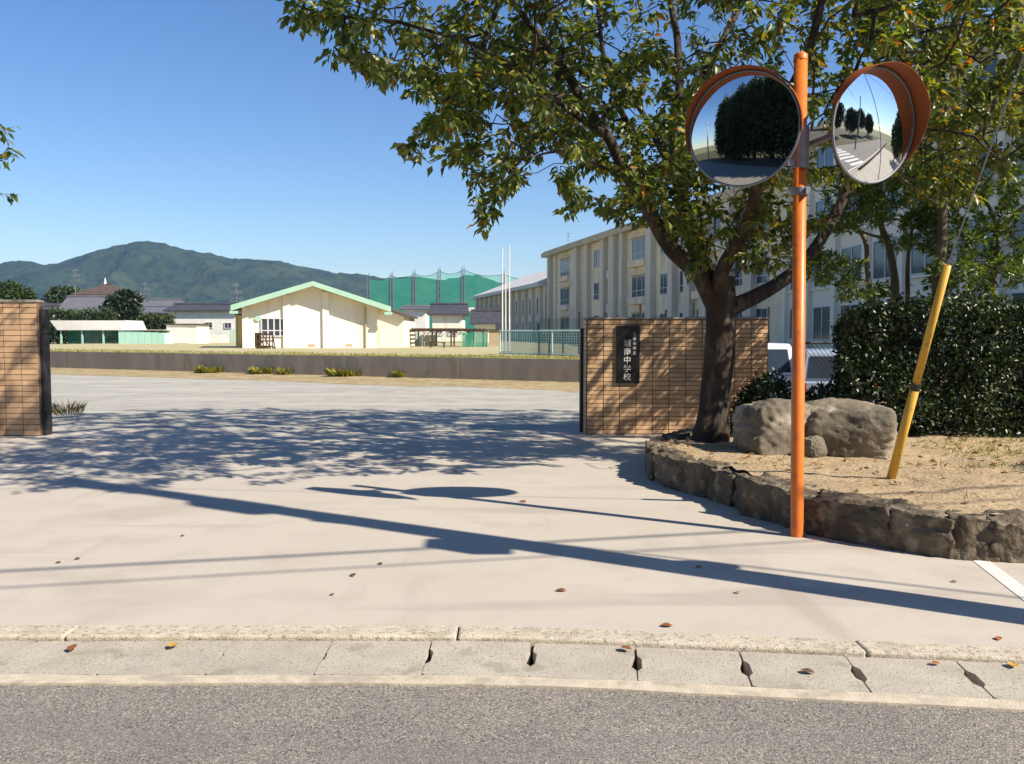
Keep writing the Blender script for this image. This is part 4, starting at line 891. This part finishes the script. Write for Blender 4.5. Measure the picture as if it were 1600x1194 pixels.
def mirror(px, py, d, az, tilt, hl, a0, a1, r=.405, RC=2.0):
    c = P(px, py, d)-pb; nrm_ = Vector((math.sin(az)*math.cos(tilt), -math.cos(az)*math.cos(tilt), -math.sin(tilt)))
    zx = nrm_; up = (Vector((0, 0, 1))-zx*zx.z).normalized(); xx = up.cross(zx); M = Matrix((xx, up, zx)).transposed().to_4x4(); M.translation = c
    k = 14; pr = [(.0005, math.sqrt(RC*RC)-math.sqrt(RC*RC-r*r))]
    pr = [(max(.0005, r*i/k), math.sqrt(RC*RC-(r*i/k)**2)-math.sqrt(RC*RC-r*r)) for i in range(k+1)]
    face = MB().lathe(pr, 64, M=M).build('mirror_glass', m_mirror, tm, smooth=True)
    MB().lathe([(r-.002, -.012), (r+.012, -.010), (r+.014, .004), (r-.001, .008), (r-.004, .003)], 64, M=M).build('rim', m_galv, face, smooth=True)
    MB().lathe([(r+.008, -.012), (r*.9, -.05), (r*.55, -.10), (r*.2, -.12), (.001, -.122)], 40, M=M).build('back_shell', m_orange, face, smooth=True)
    v = MB(); vs, fs = [], []; m = 44
    for i in range(m+1):
        w = a0+(a1-a0)*i/m; t = math.sin(math.pi*i/m); ln = .02+hl*min(1, t*1.25)
        for rr, zz in ((r+.017, -.03), (r+.024, ln), (r+.027, ln), (r+.020, -.03)): vs.append(M @ Vector((rr*math.cos(w), rr*math.sin(w), zz)))
    for i in range(m):
        for q in range(4): fs.append((i*4+q, i*4+(q+1) % 4, i*4+4+(q+1) % 4, i*4+4+q))
    v.add(vs, fs+[(0, 1, 2, 3), (m*4+3, m*4+2, m*4+1, m*4)]).build('hood', m_hood_shaded, face, smooth=False)
    b = M @ Vector((0, 0, -.12)); zz = zc+.02 if az > 0 else zc+.03
    mb = MB().tube([b, b-nrm_*.10+Vector((0, 0, -.0)), Vector((-.033, .02, zz))], .024, 10)
    mb.build('arm', m_galv, tm, smooth=True)
    bx('arm_flange', tm, m_galv, b.x-.06, b.x+.06, b.y-.02, b.y+.03, b.z-.06, b.z+.06)
mirror(1161, 202, 6.34, R(-33), R(4), .075, R(-8), R(195)); mirror(1366, 197, 6.38, R(26), R(8), .12, R(-32), R(165))

# ------------------------------------------------------------------ utility poles and cables
def upole(x, y, h, label, extras=True):
    t = thing('utility_pole', label, 'utility pole', (x, y, 0)); MB().tube([(0, 0, -.2), (0, 0, h)], [.165, .125], 16).build('shaft', m_pole, t, smooth=True)
    for z, w in ((h-.3, 1.5), (h-.9, 1.2)):
        o = MB().box(-w/2, w/2, -.16, -.08, z-.04, z+.04, M=Matrix.Rotation(R(-24), 4, 'Z')).build('crossarm', m_galv, t)
        for k in range(3): MB().lathe([(.001, 0), (.05, .0), (.03, .06), (.05, .1), (.001, .16)], 8, M=Matrix.Rotation(R(-24), 4, 'Z') @ Matrix.Translation((-w/2+.1+k*(w-.2)/2, -.12, z+.04))).build('insulator', m_white, o)
    if extras:
        MB().lathe([(.001, 0), (.21, .0), (.21, .55), (.17, .62), (.001, .64)], 16, M=Matrix.Translation((.30, -.24, 6.2))).build('transformer', m_pole, t, smooth=False)
        bevel(bx('meter_box', t, m_galv, -.15, .15, -.40, -.14, 3.92, 4.30), .03, 3); bx('step_box', t, m_galv, -.1, .12, .13, .22, 2.45, 2.65)
    return t
upole(3.92, 3.93, 8.35, 'grey concrete utility pole just outside the right edge at the kerb whose shadow crosses the driveway')
UT = bpy.data.objects['utility_pole']; UT['label'] = 'grey concrete utility pole at the kerb right of the white painted line'
upole(-25, -4.4, 8.5, 'grey utility pole across the road far to the left', False); upole(30, 7.2, 8.5, 'grey utility pole far along the right roadside', False); upole(28, -7.6, 8.5, 'grey utility pole across the road far to the right', False)
def cable(a, b, r, sag, label, n=24):
    a, b = Vector(a), Vector(b); pts = [a.lerp(b, i/n)-Vector((0, 0, sag*4*(i/n)*(1-i/n))) for i in range(n+1)]
    o = MB().tube(pts, r, 5).build('overhead_cable', m_cable, None); return tag(o, label, 'cable')
cable((-25, -4.4, 7.4), (30, 7.2, 7.4), .022, .9, 'thick overhead cable running along the road between the far poles')
cable((-25, -4.5, 6.6), (30, 7.3, 6.6), .012, .6, 'thin overhead cable below the thick one along the road')
cable((3.92, 3.93, 5.1), (28, -7.6, 6.8), .016, .4, 'overhead cable from the near utility pole across the road to the right')
cable((3.92, 3.93, 7.9), (-25, -4.4, 8.1), .008, .4, 'thin wire from the near utility pole to the pole far left')
o = MB().tube([(3.6, 3.97, 5.06), (4.4, 3.65, 5.08)], .06, 8).build('cable_splice', m_cable); tag(o, 'black cable splice sleeve hanging next to the near utility pole', 'cable sleeve')
gb0 = G(1393, 745, .29); top = P(1480, 415, 6.62); dirg = (top-gb0).normalized()
gg = thing('guy_guard', 'leaning yellow plastic guard around a guy wire standing in the planting bed', 'guy wire guard', gb0)
Lg = (top-gb0).length
MB().tube([Vector((0, 0, 0))-dirg*.1, dirg*Lg*.46], .038, 14).build('lower_sleeve', m_yellow, gg, smooth=True)
MB().tube([dirg*Lg*.44, dirg*Lg], [.031, .031], 14).build('upper_sleeve', m_yellow, gg, smooth=True)
MB().tube([dirg*Lg*.445, dirg*Lg*.475], .043, 12).build('strap', m_steel_dark, gg)
at = Vector((3.92, 3.93, 7.6))-gb0; MB().tube([dirg*Lg*.98, at], .006, 6).build('guy_wire', m_galv, gg)

# ------------------------------------------------------------------ chain link fence and cars
cl = thing('chain_link_fence', 'dark chain link fence between the right gate wall and the clipped hedge', 'fence')
xa, xb, yf, zt, zb_ = 4.28, 9.2, 12.6, 1.40, .35
for k in range(4): MB().tube([(xa+1.7*k, yf, 0), (xa+1.7*k, yf, zt)], .022, 8).build('post', m_steel_dark, cl)
MB().tube([(xa, yf, zt), (xb, yf, zt)], .018, 8).build('top_rail', m_steel_dark, cl)
mb = MB(); p = .066; q = xa; hh = zt-zb_
while q < xb-1.2:
    mb.tube([(q, yf, zb_), (q+hh*.75, yf, zt)], .0045, 3, cap=False); mb.tube([(q+hh*.75, yf+.004, zb_), (q, yf+.004, zt)], .0045, 3, cap=False); q += p
stuff(mb.build('wire_mesh', m_steel_dark, cl))
def car(x, y, z, rz, label, W, H, L, paint, hood):
    t = thing('parked_car', label, 'car', (x, y, z), rz); hb = H*.52
    lo = [(0, .28), (.03, .75*hb), (.0, hb), (L, hb*.92), (L+.02, .4), (L-.05, .22), (.1, .22)]
    if hood: lo[3:4] = [(L*.72, hb), (L, hb*.82)]
    b = MB().prism(lo, 'x', -W/2, W/2).build('body', paint, t); bevel(b, .07, 4)
    ca = [(.06, hb+.002), (.22, H-.04), (.34, H), (L*.62, H), (L*(.78 if hood else .9), hb+.002)]
    M_ = MB(); n = len(ca); vs = [(s*(W/2-(.04 if zz < hb+.1 else .14)), yy, zz) for s in (-1, 1) for yy, zz in ca]
    c = M_.add(vs, [tuple(range(n)), tuple(range(2*n-1, n-1, -1))]+[(i, (i+1) % n, (i+1) % n+n, i+n) for i in range(n)]).build('cabin', paint, t); bevel(c, .06, 4)
    wi = W/2-.18
    MB().add([(-wi, .062, hb+.07), (wi, .062, hb+.07), (wi-.07, .175, H-.13), (-wi+.07, .175, H-.13), (-wi, .09, hb+.07), (wi, .09, hb+.07), (wi-.07, .21, H-.13), (-wi+.07, .21, H-.13)], [(0, 1, 2, 3), (4, 5, 6, 7), (0, 1, 5, 4), (1, 2, 6, 5), (2, 3, 7, 6), (3, 0, 4, 7)]).build('rear_window', m_glass, t)
    for s in (-1, 1):
        bx('tail_light', t, m_red, *sorted((s*(W/2-.16), s*(W/2-.03))), -.018, .05, hb*.62, hb*.95)
        for yy in (.55, L-.6):
            w = MB().lathe([(.001, -.09), (.2, -.1), (.29, -.09), (.31, -.06), (.31, .06), (.29, .09), (.001, .09)], 20, M=Matrix.Translation((s*(W/2-.08), yy, .31)) @ Matrix.Rotation(R(90), 4, 'Y')).build('wheel', m_rubber, t)
            MB().lathe([(.001, -.102), (.17, -.102), (.17, .102), (.001, .102)], 14, M=Matrix.Translation((s*(W/2-.08), yy, .31)) @ Matrix.Rotation(R(90), 4, 'Y')).build('hubcap', m_galv, w)
        MB().prism([(.75, hb+.08), (.55, H-.12), (L*.55, H-.12), (L*.68, hb+.08)], 'x', *sorted((s*(W/2-.10), s*(W/2-.075)))).build('side_window', m_glass, t)
    bevel(bx('bumper', t, paint, -W/2+.03, W/2-.03, -.07, .05, .28, .5), .03, 3); bx('plate', t, m_white, -.17, .17, -.03, .02, .56, .72); bx('door_handle', t, m_steel_dark, -.12, .12, -.022, .02, hb*.83, hb*.9)
    return t
car(X(1196, 20), 20, -.26, R(-3), 'white boxy car seen from behind just right of the gate wall end', 1.6, 1.55, 3.5, m_carwhite, False)
car(X(1312, 18.6), 18.6, -.26, R(-14), 'silver blue low car parked behind the chain link fence beside the hedge', 1.68, 1.42, 4.0, mat('silver_blue_paint', (.30, .36, .44), rough=.25, spec=.5), True)

# ------------------------------------------------------------------ the far side of the road, seen in the mirrors
rs = random.Random(12)
for k in range(8):
    x = -19+2.9*k; blob_tree('roadside_tree', ('tall', 'broad', 'dark', 'leaning', 'old', 'bushy', 'young', 'full')[k]+' dark evergreen across the road, '+('farthest left of the row', 'second from the left end', 'third from the left end', 'fourth from the left end', 'fourth from the right end', 'third from the right end', 'second from the right end', 'right end of the row')[k], x, -5.4-rs.random()*1.2, -.3, 2.6, 2.0, 6.0, 11.2+rs.random()*1.0, 300, .40, .24, lm_dark, 70+k, 'evergreens across the road')
for k in range(9):
    x = 24+5*k; blob_tree('roadside_tree', ('low', 'round', 'wide', 'loose', 'dense', 'tall', 'thin', 'dark', 'pale')[k]+' tree far along the road to the right, number '+('one', 'two', 'three', 'four', 'five', 'six', 'seven', 'eight', 'nine')[k]+' from the crosswalk', x, (9 if k % 2 else -11)-.12*(x-10)+rs.uniform(-1, 1), 0, 3.2, 2.4, 2.9, 5.6+rs.random()*2, 120, .5, .3, lm_dark, 90+k, 'trees far along the road')
shrub('dark leafy shrub near the right end of the planting bed nearest the road', (6.0, 7.3, .3), (.75, .5, 1.0), 2600, lm_hedge, .075, .04, 33)
shrub('yellow green rounded shrub at the right end of the planting bed', (8.0, 7.0, .3), (.7, .7, .9), 1200, lm_podo, .11, .04, 31)

# ------------------------------------------------------------------ small things on the ground
def small_leaf(px, py, size, c, label, z=.006):
    size *= .72
    p = G(px, py, z); me = MB(); rs = random.Random(px)
    n = 7; pts = []
    for i in range(n):
        t = i/(n-1); w = math.sin(math.pi*t)**.8*.33; zz = .16*t*t+.05*math.sin(t*5)
        pts += [(-w, t-.5, zz+.18*w), (0, t-.5, zz), (w, t-.5, zz+.3*w)]
    fs = []
    for i in range(n-1):
        for q in range(2): fs.append((i*3+q, i*3+q+1, i*3+q+4, i*3+q+3))
    o = me.add([(a*size, b*size, max(.0005, cc*size)) for a, b, cc in pts], fs).build('fallen_leaf', c, None, smooth=True)
    o.location = p; o.rotation_euler = (0, 0, rs.uniform(0, 6.28)); tag(o, label, 'leaf', 'fallen leaves on the concrete')
m_dryy = mat('yellow_leaf', (.50, .30, .05), (.42, .24, .04), 30, .7); m_dryb = mat('brown_leaf', (.10, .06, .035), (.16, .10, .05), 30, .8)
for px, py, s_, m, lab, z in ((113, 1013, .10, m_dry, 'large red brown fallen leaf lying on the gutter under the kerb at the left', .0), (271, 1009, .10, m_dryy, 'yellow fallen leaf lying against the kerb at the left', 0), (817, 784, .10, m_dry, 'orange fallen leaf at the tip of the mirror shadow', .005), (877, 923, .09, m_dry, 'orange brown leaf in the sunny middle of the driveway', .005), (1152, 926, .06, m_dry, 'small red leaf just below the pole shadow', .005), (1093, 886, .08, m_dry, 'red leaf on the upper edge of the pole shadow', .005), (1042, 978, .09, m_dry, 'thin curled leaf just above the kerb', .005), (977, 1014, .10, m_dry, 'orange leaf caught under the kerb at a slab joint', 0), (1560, 998, .07, m_dry, 'tan leaf above the kerb at the far right', .005), (1583, 1040, .10, m_dryy, 'yellow orange leaf on the gutter at the far right', -.005), (1491, 909, .06, m_dryb, 'dark bit of leaf near the painted white line', .005), (1262, 1050, .09, m_dryb, 'dark curled leaf in the middle of a gutter slab', -.005), (1462, 1037, .07, m_dry, 'red leaf stuck in a gutter joint', -.005), (122, 873, .07, m_dryb, 'brown leaf scrap on the left of the driveway', .005), (92, 879, .06, m_dryb, 'thin twig like scrap at the far left of the driveway', .005), (552, 899, .08, m_dryb, 'brown leaf scrap near the cable shadow', .005), (594, 881, .06, m_dryb, 'small brown scrap right on the cable shadow', .005), (519, 929, .05, m_dryb, 'tiny brown scrap below the cable shadow', .005), (286, 837, .06, m_dryb, 'tiny brown scrap under the tree shadow edge', .005)):
    small_leaf(px, py, s_, m, lab, z)
lit = MB(); rs = random.Random(8)                               # leaf litter on the soil
pos, dr = [], []
while len(pos) < 420:
    x, y = rs.uniform(1.6, 9), rs.uniform(5.6, 11)
    if inpoly(x, y, soilpoly) and (y > 7.6 or rs.random() < .25) : pos.append((x, y, soil_z(x, y)+.006)); dr.append((rs.gauss(0, 1), rs.gauss(0, 1), .12))
t = leaves('leaf_litter', np.array(pos), np.array(dr), .075, .04, leafmat('litter_leaf', [(0, (.20, .10, .04)), (.5, (.30, .19, .08)), (.85, (.36, .15, .05)), (1, (.42, .28, .06))], .1, .6, .02), None, up=np.array([0, 0, 4.]))
def tussock(px, py, n, L, W, r, label, m=lm_weed, name='weed_clump'):
    c = G(px, py, yard_z(0, 0)); t = thing(name, label, 'weeds', group='weeds at the foot of the retaining wall' if name == 'weed_clump' else None); rs = np.random.default_rng(px)
    a = rs.random(n)*6.28; q = np.sqrt(rs.random(n)); p = np.stack([c.x+np.cos(a)*q*r, c.y+np.sin(a)*q*.25, c.z+.02+rs.random(n)*L*.6], 1)
    leaves('blades', p, np.stack([np.cos(a)*.6, np.sin(a)*.6, .7+rs.random(n)*.6], 1), L, W, m, t)
for px, py, r, lab in ((330, 586, .55, 'yellow green weed clump at the wall foot, farthest left'), (415, 588, .50, 'yellow green weed clump at the wall foot below the gabled hall window'), (450, 589, .3, 'small pale weed clump just right of the second weed clump'), (548, 592, .8, 'widest yellow weed clump at the wall foot below the hall eaves'), (627, 594, .25, 'tiny weed clump at the wall foot in the middle'), (680, 595, .3, 'low faded weed clump at the wall foot below the pergola'), (805, 598, .6, 'bright yellow weed clump at the wall foot near the white poles')):
    tussock(px, py, int(260*r)+40, .24, .09, r, lab)
dryg = leafmat('dry_grass', [(0, (.16, .12, .05)), (.6, (.26, .20, .09)), (1, (.14, .15, .04))], .3, .6, .02)
tussock(106, 654, 150, .22, .014, .22, 'dry brown grass tuft at the foot of the left gate post', dryg, 'grass_tuft')
pos, dr = [], []
rs = random.Random(3)
for k in range(7000):                                           # grass fringe on the field edge
    s = rs.uniform(-14, 40); o = rs.random()**1.6*3; q = wallA+wdir*s+Vector((wdir.y, -wdir.x, 0))*(.12+o); pos.append((q.x, q.y, fz(q.x, q.y))); dr.append((rs.gauss(0, .4), rs.gauss(0, .4), 1))
leaves('grass_fringe', np.array(pos), np.array(dr), .075, .02, lm_weed, None)
pos, dr = [], []
for k in range(900):                                            # sparse dry grass on the planter soil
    x, y = rs.uniform(1.6, 7), rs.uniform(5.8, 9.8)
    if inpoly(x, y, soilpoly) and noise.noise(Vector((x*1.2, y*1.2, 9))) > .05: pos.append((x, y, soil_z(x, y)-.003)); dr.append((rs.gauss(0, .8), rs.gauss(0, .8), .6))
pos2, dr2 = [], []
for k in range(2600):                                           # thin green grass by the hedge
    x, y = rs.uniform(3.7, 8), rs.uniform(7.8, 9.7)
    if noise.noise(Vector((x*1.1, y*1.6, 2)))+.35*(x-4.4) > .0: pos2.append((x, y, soil_z(x, y)-.003)); dr2.append((rs.gauss(0, .7), rs.gauss(0, .7), .6))
leaves('bed_grass', np.array(pos2), np.array(dr2), .06, .010, lm_weed, None)
leaves('dry_grass', np.array(pos), np.array(dr), .07, .008, dryg, None)
